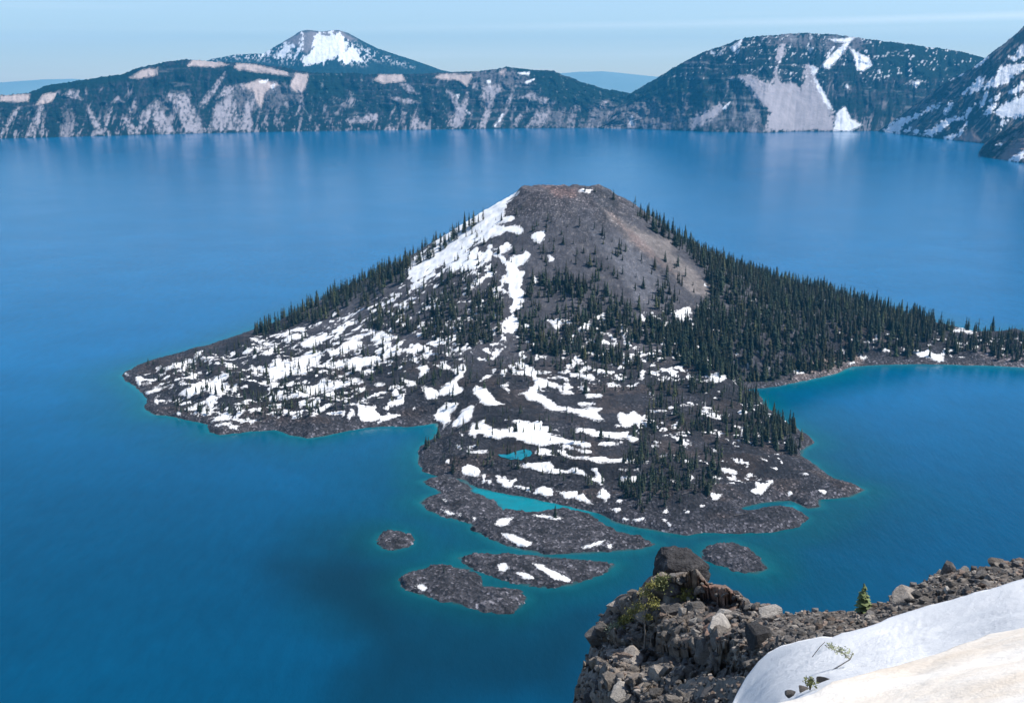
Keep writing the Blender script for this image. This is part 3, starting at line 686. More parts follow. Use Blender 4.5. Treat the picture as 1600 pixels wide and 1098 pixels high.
# ================================================================== FAR SHORE: caldera walls and mountains
FOREST, ROCK, SCREE, PUMICE, SNOWC = (0.004, 0.014, 0.012), (0.032, 0.033, 0.038), (0.37, 0.335, 0.355), (0.50, 0.41, 0.375), (0.86, 0.87, 0.9)
far_polys = {
 'pumice': tile(0, 20, .3375, [(600,300),(660,265),(730,256),(727,290),(640,307)], [(868,247),(890,218),(1000,223),(1062,240),(1000,254)], [(1083,252),(1100,235),(1200,243),(1332,278),(1337,294),(1200,277),(1100,264)], [(1340,335),(1370,278),(1427,283),(1420,330),(1395,375),(1360,360)],
      [(0,385),(140,378),(130,412),(0,412)], [(165,427),(200,378),(262,368),(240,412)], [(1120,340),(1200,308),(1290,335),(1230,362),(1210,440),(1190,420),(1180,370)])
   + tile(500, 20, .3375, [(253,312),(270,286),(380,288),(397,317),(290,327)], [(528,300),(560,283),(700,286),(702,302),(680,342),(640,312),(560,307)], [(828,277),(860,258),(852,292)]),
 'scree': tile(0, 20, .3375, [(860,552),(800,420),(768,378),(852,373),(900,440),(952,548)], [(1040,278),(955,380),(915,435),(962,422),(1033,310)], [(965,545),(990,440),(1040,400),(1080,368),(1092,440),(1132,545)], [(1118,545),(1130,440),(1160,370),(1182,380),(1162,460),(1172,545)],
      [(730,558),(690,440),(720,400),(760,470),(812,555)], [(598,565),(568,470),(600,500),(655,560)], [(398,420),(440,480),(484,565),(458,565),(420,500)], [(118,578),(160,480),(190,418),(204,440),(162,565)], [(288,382),(340,353),(384,402),(330,392)], [(518,417),(545,388),(574,412)],
      [(0,575),(60,450),(92,438),(30,545)], [(640,558),(650,470),(700,418),(702,482)], [(480,560),(500,470),(520,440),(505,500)], [(1000,400),(1040,345),(1120,330),(1180,345),(1100,360),(1060,380)])
   + tile(500, 20, .3375, [(418,540),(423,488),(450,488),(509,535)], [(333,393),(400,398),(464,415),(370,424)], [(578,348),(630,380),(650,440),(680,368),(692,400),(662,525),(628,530),(620,440)], [(738,530),(770,430),(748,338),(790,338),(830,328),(842,360),(800,400),(792,460),(760,535)],
      [(798,530),(850,460),(880,380),(902,338),(892,400),(862,470),(830,530)], [(888,525),(920,470),(942,458),(912,525)], [(898,402),(980,368),(1057,400),(1040,424),(960,392)], [(118,492),(260,468),(272,502),(130,514)], [(588,525),(620,468),(642,525)], [(958,525),(1000,458),(1062,458),(1042,525)], [(288,548),(320,518),(354,544)], [(368,328),(400,328),(440,358),(464,377),(410,372)], [(1300,415),(1340,400),(1340,415)]),
 'screebig': tile(940, 20, .4125, [(480,250),(560,233),(600,255),(650,270),(663,213),(682,265),(740,265),(755,287),(773,198),(802,203),(817,260),(842,310),(872,370),(884,448),(618,450),(640,380),(600,340),(570,300),(530,257)], [(663,140),(690,113),(697,150),(680,192),(663,172)], [(340,440),(345,400),(450,350),(470,345),(440,385),(400,410)]),
 'snow': tile(940, 20, .4125, [(828,207),(850,180),(900,130),(940,108),(922,140),(882,190),(860,212)], [(788,198),(822,210),(802,240),(832,280),(852,320),(872,360),(888,377),(860,362),(840,332),(812,270)], [(938,130),(980,158),(1012,170),(1022,200),(990,222),(968,217),(958,170)], [(878,445),(890,378),(920,353),(942,400),(989,425),(940,450)],
      [(778,130),(802,133),(790,154)], [(858,152),(882,128),(850,184)], [(858,100),(960,93),(940,112),(880,112)], [(488,132),(530,103),(522,130),(500,147)], [(413,150),(430,148),(425,165)], [(443,152),(467,138),(450,162)], [(1170,258),(1215,258),(1190,285)], [(920,285),(930,270),(940,290)], [(0,0),(1,0),(1,1)],
      [(100,420),(115,390),(120,430)], [(458,365),(485,340),(470,365)])
   + tile(500, 20, .3375, [(773,315),(787,310),(787,349)], [(948,322),(992,308),(960,329)], [(808,525),(847,468),(837,502)], [(632,380),(645,378),(640,395)], [(915,280),(970,275),(965,290)], [(680,455),(695,465),(690,470)])
   + tile(0, 20, .3375, [(1200,320),(1240,310),(1225,330)], [(1255,340),(1270,330),(1265,360)]),
 'lightrock': tile(940, 20, .4125, [(0,445),(60,390),(130,340),(200,330),(240,390),(330,345),(340,400),(450,350),(540,350),(600,360),(632,448)], [(600,90),(700,85),(860,95),(960,90),(1000,130),(900,150),(760,130),(650,120)])
   + tile(500, 20, .3375, [(1180,535),(1240,470),(1350,410),(1450,400),(1590,440),(1590,535)], [(700,280),(860,260),(990,300),(960,340),(760,340)], [(960,530),(1020,440),(1180,450),(1180,530)])
   + tile(0, 20, .3375, [(260,585),(290,440),(360,480),(335,580)], [(1000,400),(1120,330),(1300,320),(1420,330),(1400,420),(1200,460),(980,450)], [(700,470),(760,380),(880,380),(860,450)]),
 'forest': tile(500, 20, .3375, [(862,250),(1000,263),(1100,283),(1200,318),(1330,353),(1360,400),(1150,425),(1060,405),(990,310)]) + tile(940, 20, .4125, [(1030,110),(1250,125),(1450,165),(1440,230),(1250,250),(1060,245),(1050,180)], [(0,290),(130,280),(300,190),(330,300),(200,320),(60,360)])
   + tile(0, 20, .3375, [(0,375),(240,320),(520,285),(620,270),(600,310),(400,350),(280,360),(150,420)], [(1420,290),(1600,270),(1600,400),(1430,380)], [(1080,262),(1330,296),(1330,320),(1100,310)]),
 'spursnow': tile(1380, 30, .2187, [(0,797),(100,720),(200,698),(330,628),(424,598),(380,642),(260,692),(180,742),(110,792),(120,815),(30,812)], [(148,802),(200,773),(182,804)], [(188,820),(240,793),(232,826)], [(268,825),(340,788),(420,728),(524,698),(440,772),(370,825),(350,842)], [(438,850),(520,818),(560,768),(602,733),(592,772),(540,834),(490,866)],
      [(418,682),(480,588),(512,590),(480,642),(440,684)], [(518,722),(600,658),(662,598),(652,642),(570,724)], [(618,492),(680,418),(742,408),(712,482),(680,514),(620,534)], [(568,532),(602,498),(592,542)], [(678,642),(710,568),(742,528),(722,614)], [(698,482),(760,448),(810,398),(830,338),(900,328),(1010,308),(1200,240),(1200,300),(1010,362),(940,402),(880,462),(800,492),(760,482),(720,502)],
      [(898,268),(950,268),(940,238),(1010,168),(1100,100),(1080,200),(1010,262),(950,312)], [(788,662),(870,598),(1010,538),(1200,470),(1200,690),(1010,702),(920,712),(820,692)], [(888,522),(940,478),(1010,438),(1010,502),(940,542)], [(718,652),(800,598),(822,610),(760,672),(718,682)], [(818,802),(850,718),(864,730),(830,794)], [(848,772),(892,718),(882,752)], [(758,582),(842,533),(802,584)],
      [(898,1008),(1010,928),(1100,880),(1100,940),(1010,972),(960,1014)], [(808,897),(862,868),(842,904)], [(608,332),(700,288),(744,278),(690,334),(640,349)], [(418,422),(560,373),(574,390),(480,434)]),
 'pinkrock': tile(1380, 30, .2187, [(840,965),(900,900),(1010,865),(1200,840),(1200,950),(900,1010),(830,1015)], [(530,860),(580,810),(640,800),(700,880),(600,880)]),
 'scottsnow': tile(320, 30, .25, [(608,85),(622,78),(622,130),(602,210),(573,232),(588,170)], [(678,150),(700,93),(720,80),(770,100),(790,78),(800,120),(830,83),(902,145),(882,200),(780,262),(680,288),(623,288),(598,240),(640,217),(670,200)], [(368,217),(412,183),(402,212)], [(440,242),(500,148),(562,160),(520,222),(562,242)], [(878,202),(930,158),(972,220),(982,262),(880,272),(828,252)]),
 'scottrock': tile(320, 30, .25, [(488,147),(610,76),(662,76),(720,80),(800,70),(850,72),(950,130),(900,140),(830,90),(790,120),(720,110),(700,160),(670,192),(640,217),(610,202),(580,170)]),
 'scottspeck': tile(320, 30, .25, [(0,240),(200,215),(380,205),(480,150),(600,250),(560,290),(400,260),(200,250),(60,262)], [(860,150),(900,130),(1120,230),(1300,300),(1050,250),(1000,290),(860,280)]),
}


def far_paint(px, py, X, Y, Z, style, crest=None):
    n = fbm(px / 9, py / 6, 4, 101); n2 = fbm(px / 3.2, py / 3.2, 3, 102)
    streak = fbm(px / 4.5 + py / 22, py / 30, 4, 103)          # gullies run down the slope
    strata = fbm(px / 60, py / 3.0, 3, 104)
    lum = np.clip(0.5 + 0.55 * streak + 0.35 * strata + 0.45 * n2, 0, 1)
    a = smooth(0.50, 0.78, lum + 0.25 * fbm(px / 1.8, py / 2.4, 2, 130))[..., None]
    col = np.array(FOREST) * (1 - a) + np.array(ROCK) * a

    def put(key, c, soft=1.4, jit=2.2, amt=1.0, sp=0.0):
        nonlocal col
        f = polys_field(far_polys[key], px, py, 16) + 0.65 * jit * (0.6 * n + 0.8 * n2) + sp * (streak * 4 + n2 * 5)
        aa = (smooth(-soft, soft, f) * amt * ((0.35 + 0.65 * smooth(-0.6, 0.1, streak + 0.6 * n2)) if key in ('scree', 'lightrock') else (0.88 + 0.12 * smooth(-0.3, 0.3, streak))))[..., None]
        col = col * (1 - aa) + np.array(c) * aa
    if style == 'scott':
        tr = smooth(-0.2, 0.3, n2 + 0.5 * n)[..., None]
        col = np.array((0.008, 0.024, 0.020)) * (1 - tr) + np.array((0.014, 0.034, 0.028)) * tr
        col = np.ones(px.shape + (3,)) * col
        f = polys_field(far_polys['scottspeck'], px, py, 16)
        k = (smooth(-6, 6, f) * smooth(0.10, 0.35, fbm(px / 2.2, py / 2.6, 3, 107)))[..., None]
        col = col * (1 - 0.7 * k) + np.array(SNOWC) * 0.7 * k
        put('scottrock', (0.23, 0.20, 0.20), 2.0, 2.5)
        put('scottsnow', SNOWC, 0.8, 1.8, 1.0, 0.62)
        return np.clip(col, 0, 1)
    if style == 'spur':
        k = smooth(0.05, 0.3, fbm((px + py) / 4, (px * 0.6 - py) / 14 + 9, 4, 108))[..., None]
        col = np.array((0.010, 0.018, 0.018)) * (1 - 0.7 * k) + np.array((0.17, 0.15, 0.145)) * 0.7 * k
        put('pinkrock', (0.26, 0.19, 0.175), 2.5, 4)
        put('spursnow', SNOWC, 0.7, 2.6, 1.0, 0.45)
        return np.clip(col, 0, 1)
    put('lightrock', (0.13, 0.12, 0.128), 1.5, 3, 0.85, 1.6)
    put('forest', (0.004, 0.018, 0.012), 3, 3, 0.95)
    put('scree', SCREE, 1.3, 2.6, 0.9)
    put('screebig', (0.40, 0.365, 0.385), 2.0, 4.5, 0.97, 0.5)
    ch = ridged((px + 6 * fbm(px / 24, py / 24, 3, 140) + 0.25 * py) / 12.5, py / 60, 3, 141)
    ch = smooth(0.74, 0.88, ch) * smooth(-0.10, 0.25, fbm(px / 38, py / 24, 3, 142)) * np.where(px < 1020, 1.0, 0.55) * smooth(115, 135, py)
    ch = (ch * (1 - smooth(-3, 3, np.maximum(polys_field(far_polys['forest'], px, py, 16), polys_field(far_polys['screebig'], px, py, 16)))))[..., None]
    col = col * (1 - 0.8 * ch) + np.array(SCREE) * 0.85 * 0.8 * ch
    dk = smooth(0.12, 0.34, fbm(px / 3.0, py / 3.4, 4, 143) + 0.3 * n) * (1 - smooth(-4, 2, polys_field(far_polys['screebig'], px, py, 16)))
    col = col * (1 - 0.72 * dk[..., None]) + np.array(FOREST) * 0.72 * dk[..., None]
    put('pumice', PUMICE, 1.0, 1.6, 0.95)
    put('snow', SNOWC, 0.8, 1.8)
    # light, broken gravel strips low on the wall and snow grains high on the right mountain
    arcm = px / F * np.hypot(X, Y)
    led = ridged(arcm / 900 + 3, Z / 34.0 + 0.35 * fbm(arcm / 120, Z / 60, 3, 120), 3, 121)
    led = (smooth(0.74, 0.90, led) * smooth(0.0, 0.35, fbm(arcm / 160, Z / 70, 4, 122) + 0.15) * (py < 190))[..., None]
    led = led * (1 - smooth(-3, 3, np.maximum(polys_field(far_polys['forest'], px, py, 16), polys_field(far_polys['screebig'], px, py, 16))))[..., None]
    lc = np.where(smooth(1000, 1100, px)[..., None] > 0.5, np.array((0.42, 0.41, 0.43)), np.array((0.26, 0.235, 0.24)))
    col = col * (1 - 0.25 * led) + lc * 0.25 * led
    f = smooth(0.25, 0.5, streak + 0.5 * n2)[..., None] * 0.5
    low = smooth(165, 195, py)[..., None]
    col = col * (1 - f * low) + np.array(SCREE) * f * low
    sp = smooth(0.34, 0.52, fbm(px / 3.0 + py / 7, py / 4.4, 4, 111) + 0.12 * strata + 0.25 * n) * smooth(1010, 1080, px) * (1 - smooth(110, 150, py)) * 0.65 * smooth(-0.28, 0.12, fbm(px / 26, py / 12, 3, 144))
    sp2 = smooth(0.42, 0.6, fbm(px / 3.2 - py / 8, py / 4.5, 4, 112)) * smooth(440, 500, px) * (1 - smooth(1000, 1050, px)) * 0.14
    sp = np.maximum(sp, sp2)[..., None]
    col = col * (1 - sp) + np.array(SNOWC) * sp
    return np.clip(col, 0, 1)


def far_wall(name, x0, x1, step, shore, crest, depth, rows, style, seed, gully=70.0, tree=9.0, back=2600, prof_e=0.95, z0=-6.0):
    gully *= 2.3
    c = np.arange(x0, x1, step)
    sp = np.array(shore, float); cp = np.array(crest, float)
    sy = np.interp(c, sp[:, 0], sp[:, 1]); cy = np.interp(c, cp[:, 0], cp[:, 1])
    cy = cy + 1.3 * fbm(c / 22, c * 0, 3, seed) + 0.7 * fbm(c / 4, c * 0, 2, seed + 1)
    xs, ys = on_lake(c, sy)
    d0 = np.hypot(xs, ys)
    dp = np.interp(c, np.array(depth, float)[:, 0], np.array(depth, float)[:, 1])
    rx, ry, rz = ray(c, cy)
    dc = d0 + dp
    zc = EYE + rz * dc
    rows_b = 14
    t = np.linspace(0, 1, rows)[:, None]
    T = np.vstack([t, 1 + (np.arange(1, rows_b + 1)[:, None] / rows_b) ** 1.5])
    D = np.where(T <= 1, d0 + dp * T, dc + (T - 1) * back)
    Zp = np.where(T <= 1, zc * np.maximum(T, 0) ** prof_e, zc - (T - 1) * np.maximum(zc - 120, 30))
    arc = c[None, :] / F * dc.mean()
    g = (ridged(arc / 230 + 0.25 * T, T * 1.3 + 0 * arc, 4, seed + 3) - 0.55) * gully + fbm(arc / 60, T * 9, 4, seed + 4) * gully * 0.35 + (ridged(arc / 75 + 0.5 * T, T * 2.2 + 0 * arc, 3, seed + 8) - 0.55) * gully * 0.5
    env = np.where(T <= 1, np.sin(np.pi * np.clip(T, 0, 1)) ** 0.7, 0)
    X0 = rx[None, :] * D; Y0 = ry[None, :] * D; qx, qy = proj(X0, Y0, Zp)
    keep = 1 - 0.85 * smooth(-8, 4, np.maximum(polys_field(far_polys['screebig'], qx, qy, 16), np.maximum(polys_field(far_polys['spursnow'], qx, qy, 16), polys_field(far_polys['pumice'], qx, qy, 16)) - 4)) - 0.5 * smooth(-4, 3, polys_field(far_polys['scree'], qx, qy, 16))
    env = env * np.clip(keep, 0.1, 1)
    D = D + g * env
    led = fbm(arc / 300, T * 14, 3, seed + 5) * 10 * env
    Z = Zp + led
    Z = Z + np.where(T > 0.35, tree * np.abs(fbm(arc / 18, D / 18, 2, seed + 6)), 0) * np.where(T > 1, 0.5, 1)
    Z[0] = z0
    X = rx[None, :] * D; Y = ry[None, :] * D
    px, py = proj(X, Y, Z)
    return X, Y, Z, px, py


M_FAR = mat_far('caldera_rock')
shoreL = [(-260, 222), (0, 217), (150, 213), (300, 209), (450, 206), (600, 204), (800, 201), (960, 200), (1100, 204), (1200, 207), (1380, 206), (1480, 205), (1560, 204)]
crestL = [(-260, 160), (0, 150), (45, 146), (70, 135), (140, 124), (190, 116), (215, 107), (260, 97), (290, 93), (330, 97), (360, 98), (400, 100), (440, 106), (490, 114), (540, 115), (600, 117), (650, 116), (690, 114),
          (720, 113), (745, 112), (775, 109), (790, 106), (830, 109), (865, 112), (890, 121), (910, 130), (940, 138), (970, 144), (1010, 150), (1060, 165), (1120, 190)]
X, Y, Z, px, py = far_wall('w', -260, 1110, 1.25, shoreL, crestL, [(-260, 800), (300, 900), (900, 700), (1110, 500)], 105, 'wall', 200)
me = grid_mesh('caldera_wall', X, Y, Z, {'col': far_paint(px, py, X, Y, Z, 'wall')})
tag(link('caldera_wall', me, M_FAR), 'long crater wall of dark cliffs with pale scree chutes across the lake', 'cliff', kind='structure')

crestR = [(935, 200), (950, 185), (965, 165), (985, 146), (1000, 137), (1020, 126), (1050, 108), (1080, 92), (1100, 82), (1130, 72), (1165, 59), (1180, 58), (1220, 55), (1260, 52), (1300, 54), (1340, 60), (1400, 66), (1450, 74), (1500, 81), (1535, 90), (1580, 100), (1700, 120), (1900, 130)]
shoreR = [(935, 201), (1000, 202), (1100, 206), (1200, 208), (1250, 206), (1330, 206), (1400, 205), (1500, 204), (1900, 204)]
X, Y, Z, px, py = far_wall('w', 935, 1900, 1.25, shoreR, crestR, [(935, 60), (1000, 500), (1250, 1100), (1900, 1300)], 150, 'wall', 300, 80)
me = grid_mesh('mountain', X, Y, Z, {'col': far_paint(px, py, X, Y, Z, 'wall')})
tag(link('mountain', me, M_FAR), 'broad dark mountain with a wide pale scree fan reaching the lake', 'mountain', kind='structure')

shoreS = [(1372, 206), (1400, 209), (1440, 214), (1480, 218), (1520, 222), (1560, 226), (1900, 240)]
crestS = [(1372, 205), (1395, 190), (1420, 172), (1450, 150), (1480, 128), (1510, 112), (1535, 96), (1555, 78), (1570, 68), (1585, 55), (1600, 42), (1640, 10), (1700, -20), (1900, -60)]
X, Y, Z, px, py = far_wall('w', 1372, 1900, 1.1, shoreS, crestS, [(1372, 30), (1440, 400), (1600, 1100), (1900, 1500)], 170, 'spur', 400, 50)
me = grid_mesh('mountain', X, Y, Z, {'col': far_paint(px, py, X, Y, Z, 'spur')})
tag(link('mountain', me, M_FAR), 'steep snow-streaked slope cut off by the edge of the view', 'mountain', kind='structure')

shoreN = [(1530, 240), (1545, 247), (1570, 250), (1600, 255), (1900, 275)]
crestN = [(1530, 239), (1540, 226), (1555, 214), (1575, 202), (1600, 190), (1660, 165), (1760, 130), (1900, 90)]
X, Y, Z, px, py = far_wall('w', 1530, 1900, 1.1, shoreN, crestN, [(1530, 20), (1600, 320), (1900, 600)], 80, 'spur', 500, 24, 6, 900)
me = grid_mesh('headland', X, Y, Z, {'col': far_paint(px, py, X, Y, Z, 'spur')})
tag(link('headland', me, M_FAR), 'reddish rocky headland with a snow tongue touching the water', 'headland', kind='structure')

# snowy peak beyond the rim
c = np.arange(200, 830, 1.1)
cp = np.array([(200, 125), (300, 104), (330, 93), (365, 86), (412, 84), (425, 76), (440, 68), (455, 58), (470, 49), (480, 47), (500, 50), (520, 48), (530, 48), (545, 53), (560, 61), (590, 76), (620, 86), (660, 99), (690, 110), (760, 125), (830, 135)], float)
cy = np.interp(c, cp[:, 0], cp[:, 1]) + 0.8 * fbm(c / 12, c * 0, 3, 601)
rx, ry, rz = ray(c, cy)
t = np.linspace(0, 1, 90)[:, None]
T = np.vstack([t, 1 + np.arange(1, 11)[:, None] / 10.0])
DC = 13500.0
zc = EYE + rz * DC
arc = c[None, :] / F * DC
D = np.where(T <= 1, DC - 1500 * (1 - T), DC + (T - 1) * 2500) + np.where(T < 1, np.sin(np.pi * np.clip(T, 0, 1)), 0) * (ridged(arc / 420, T * 1.2 + 0 * arc, 4, 603) - 0.5) * 170
Z = np.where(T <= 1, 150 + (zc - 150) * T, zc - (T - 1) * (zc - 100)) + 12 * np.abs(fbm(arc / 40, D / 40, 2, 605)) * np.where(T < 0.95, 1, 0.3)
X = rx[None, :] * D; Y = ry[None, :] * D
px, py = proj(X, Y, Z)
me = grid_mesh('mountain', X, Y, Z, {'col': far_paint(px, py, X, Y, Z, 'scott')})
tag(link('mountain', me, M_FAR), 'cone-shaped peak with a white snow bowl rising behind the crater wall', 'mountain', kind='structure')

# plains and hills out to the horizon, distance haze put into their pale blue colour
c = np.arange(-500, 2100, 6.0)
cp = np.array([(-500, 122), (0, 130), (60, 125), (110, 123), (200, 126), (400, 124), (700, 122), (850, 117), (905, 112), (940, 112), (1000, 118), (1060, 123), (1300, 120), (1700, 124), (2100, 120)], float)
cy = np.interp(c, cp[:, 0], cp[:, 1]) + 1.2 * fbm(c / 60, c * 0, 3, 701)
rx, ry, rz = ray(c, cy)
DH = np.array([11500, 13000, 15000, 17000, 18500, 19500, 20500, 21300, 22000])[:, None]
HF = np.array([0, 0, 0, 0.02, 0.35, 0.75, 1.0, 0.6, 0.0])[:, None]
zt = EYE + rz * 20500
Z = 60 + (zt - 60)[None, :] * HF
X = rx[None, :] * DH; Y = ry[None, :] * DH
m = NT('hazy_hills'); p = m.pos()
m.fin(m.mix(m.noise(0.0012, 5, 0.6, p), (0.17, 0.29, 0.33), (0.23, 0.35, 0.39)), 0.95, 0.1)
me = grid_mesh('distant_hills', X, Y, Z)
tag(link('distant_hills', me, m.m), kind='structure')

# ================================================================== TREES
def conifer_crown(seed, tiers=12, wide=0.105, base=0.10, ragged=0.35):
    r = random.Random(seed); V = []; Fc = []
    lean = r.uniform(-.01, .01)
    for i in range(tiers):
        h = base + (0.97 - base) * (i / (tiers - 1)) ** 0.92
        rad = 1.35 * wide * (1 - (i / (tiers - 0.4))) ** 0.75 + 0.010
        if r.random() < 0.12: rad *= 0.6
        nb = 8 if i < tiers * 0.6 else 6
        a0 = r.random() * 6.28
        for b in range(nb):
            a = a0 + 6.283 * b / nb + r.uniform(-.25, .25)
            q = rad * (1 + r.uniform(-ragged, ragged))
            dz = -0.030 - 0.25 * q + r.uniform(-.012, .012)
            c, s = math.cos(a), math.sin(a); wv = q * 0.46
            n = len(V)
            V += [(lean * h, 0, h + 0.035), (c * q * .6 - s * wv, s * q * .6 + c * wv, h + dz * .55), (c * q, s * q, h + dz), (c * q * .6 + s * wv, s * q * .6 - c * wv, h + dz * .55)]
            Fc.append((n, n + 1, n + 2, n + 3))
    n = len(V)
    V += [(-.007, 0, .955), (.007, 0, .955), (.002, .005, 1.01), (0, -.007, .955)]
    Fc.append((n, n + 1, n + 2, n + 3))
    return np.array(V), np.array(Fc)


def trunk_geo(r0=0.016, r1=0.004, h=0.95, seg=5, snag=0, seed=0):
    V = []; Fc = []
    for zz, rr in ((-0.06, r0 * 1.1), (h * .5, (r0 + r1) / 2), (h, r1)):
        for i in range(seg):
            a = 6.283 * i / seg; V.append((rr * math.cos(a), rr * math.sin(a), zz))
    for k in range(2):
        for i in range(seg):
            Fc.append((k * seg + i, k * seg + (i + 1) % seg, (k + 1) * seg + (i + 1) % seg, (k + 1) * seg + i))
    r = random.Random(seed)
    for b in range(snag):
        z0 = r.uniform(.25, .9); a = r.random() * 6.28; L = r.uniform(.04, .11) * (1.1 - z0)
        c, s = math.cos(a), math.sin(a); n = len(V); t = .004
        V += [(0, 0, z0 - t), (0, 0, z0 + t), (c * L, s * L, z0 + L * .5 + t), (c * L, s * L, z0 + L * .5 - t)]
        Fc.append((n, n + 1, n + 2, n + 3))
    return np.array(V), np.array(Fc)


CROWNS = [conifer_crown(i, 10 + i % 4, w_, b_, .35) for i, (w_, b_) in enumerate([(.105, .10), (.085, .14), (.12, .08), (.075, .20), (.095, .10), (.13, .07)])]
THIN = [conifer_crown(20 + i, 11, w_, b_, .5) for i, (w_, b_) in enumerate([(.06, .35), (.07, .28), (.055, .45)])]
TR = trunk_geo(); SNAG = [trunk_geo(.017, .004, 1.0, 5, 12, i) for i in range(3)]
M_CROWN = mat_leaf('conifer_needles', (0.030, 0.044, 0.028), 0.85, 0.4, 0.08)
M_CROWN2 = mat_leaf('conifer_needles_olive', (0.040, 0.054, 0.030), 0.85, 0.35, 0.08)
M_TRUNK = mat_leaf('conifer_bark', (0.085, 0.070, 0.060), 0.9, 0.3, 0.2)
M_DEAD = mat_leaf('bleached_wood', (0.20, 0.185, 0.175), 0.9, 0.3, 0.2)
CROWN_ME = [raw_mesh('crown', v, f, None, False) for v, f in CROWNS + THIN]
for i, q in enumerate(CROWN_ME): q.materials.append(M_CROWN if i % 3 else M_CROWN2)
TRUNK_ME = raw_mesh('trunk', *TR, None, True); TRUNK_ME.materials.append(M_TRUNK)
SNAG_ME = [raw_mesh('dead_tree', v, f, None, False) for v, f in SNAG]
for q in SNAG_ME: q.materials.append(M_DEAD)

VIS_PX = pxg.ravel(); VIS_PY = pyg.ravel(); VX = Xg.ravel(); VY = Yg.ravel(); VZ = Zg.ravel(); VS = Sg.ravel(); VSN = sng.ravel()
VD = np.hypot(VX, VY)

FORESTS = [  # zone polygon in the photo, number, height range, name of the zone, thin?
 ([(985,320),(1060,370),(1110,397),(1200,434),(1300,457),(1400,487),(1462,502),(1455,530),(1340,560),(1300,575),(1180,600),(1100,590),(1045,560),(1015,520),(1080,500),(1112,462),(1094,420),(1055,388),(1000,345)], 3900, (7, 24), 'flank', 0),
 ([(800,312),(700,372),(600,424),(500,472),(400,518),(385,532),(480,507),(560,490),(610,462),(645,430),(690,395)], 640, (12, 23), 'ridge', 0),
 ([(600,470),(700,430),(780,415),(790,500),(780,545),(700,540),(620,520),(540,512)], 640, (7, 16), 'leftforest', 0),
 ([(835,425),(900,440),(960,460),(1050,470),(1060,520),(1100,560),(1000,580),(900,560),(810,550),(800,500)], 880, (8, 18), 'midforest', 0),
 ([(825,350),(870,335),(930,350),(980,400),(1050,400),(1090,455),(1070,485),(960,470),(850,440)], 340, (5, 16), 'scree', 0),
 ([(230,575),(400,532),(640,512),(780,560),(700,600),(600,640),(400,662),(260,645)], 780, (7, 16), 'lava', 2),
 ([(1040,590),(1150,600),(1200,632),(1240,690),(1130,705),(1120,775),(1000,800),(962,760),(985,680)], 740, (8, 17), 'lobe', 2),
 ([(1150,605),(1185,620),(1262,684),(1245,715),(1160,690)], 110, (12, 19), 'lobe', 0),
 ([(1450,508),(1600,522),(1750,525),(1750,568),(1600,567),(1480,557),(1400,562),(1340,562)], 460, (10, 20), 'isthmus', 0),
 ([(660,695),(760,640),(900,650),(960,690),(940,790),(860,775),(700,742)], 170, (5, 14), 'lobeleft', 2),
 ([(700,562),(1040,562),(1040,625),(760,612)], 240, (6, 15), 'apron', 2),
 ([(640,600),(720,570),(760,620),(700,650),(660,640)], 40, (8, 15), 'lava', 1),
 ([(1230,560),(1340,556),(1330,572),(1210,600)], 40, (11, 18), 'isthmus', 0),
 ([(700,385),(815,320),(830,400),(780,420),(690,430)], 120, (5, 12), 'snowflank', 0),
]
trees = []                                     # x, y, z, height, zone, thin
for poly, n, (h0, h1), zone, thin in FORESTS:
    f = polys_field([poly], VIS_PX, VIS_PY, 5)
    idx = np.nonzero((f > 0) & (VS > 2.5))[0]
    clump = smooth(-0.35, 0.25, fbm(VX[idx] / 40, VY[idx] / 40, 3, 801))
    wgt = clump + (0.25 if zone != 'flank' else 1.8)
    pick = RNG.choice(idx, size=min(n, len(idx)), replace=False, p=wgt / wgt.sum())
    for i in pick:
        h = float(RNG.uniform(h0, h1)) * (0.62 if RNG.random() < .3 else 1) * (1.15 if RNG.random() < .12 else 1)
        trees.append((VX[i] + RNG.uniform(-1, 1), VY[i] + RNG.uniform(-1.2, 1.2), VZ[i], h, zone, thin))
tx = np.array([t[0] for t in trees]); ty = np.array([t[1] for t in trees])
tz, _ = island_z(tx, ty, False)
trees = [(x, y, float(z), t[3], t[4], t[5]) for (x, y, z, t) in zip(tx, ty, tz, trees)]

SINGLES = [  # photo position of the foot, height, label
 (229, 567, 9, 'taller of the lone conifers on the low tip of the island'), (238, 566, 6.5, 'shorter lone conifer beside the tall one on the island tip'),
 (691, 891, 6, 'single shrubby conifer on the curved islet'),
 (929, 358, 11, 'lone conifer high on bare grey scree below the dark summit rock'), (901, 396, 13, 'conifer by itself on scree to the right of the round snow patch'),
 (972, 383, 9, 'small conifer left in the pair on open scree'), (980, 392, 12, 'taller conifer right in the pair on open scree'),
 (975, 427, 12, 'slender conifer alone in the middle of the grey scree'), (1008, 448, 15, 'conifer at the top of the loose clump on scree'), (1030, 458, 19, 'stout conifer standing before the pale scree band'),
 (1057, 470, 21, 'lowest tall conifer on the pale scree band'), (1046, 445, 16, 'conifer in the scree clump nearest the forest edge'),
 (744, 368, 10, 'lone conifer standing in the wide snowfield of the cone'), (731, 352, 15, 'bushy conifer on the skyline beside the snowfield'),
 (914, 298, 9, 'conifer on the summit skyline above the small snow strip'), (930, 296, 8, 'bushy conifer at the dark end of the summit'), (961, 310, 14, 'tall conifer at the top of the forested skyline'), (823, 299, 5, 'tiny conifer at the flat end of the summit'),
 (664, 697, 12, 'taller conifer on the small point beside the cove'), (671, 694, 10, 'shorter conifer on the small point beside the cove'), (868, 805, 11, 'dark conifer standing at the turquoise pool edge'),
 (1442, 500, 18, 'conifer past the end of the forest, first on the low neck'), (1468, 505, 21, 'tall narrow conifer on the skyline of the low neck'), (1549, 512, 22, 'tallest spire-like conifer on the far low neck'), (1252, 700, 15, 'conifer at the outer edge of the lobe, above the rocky point'),
]


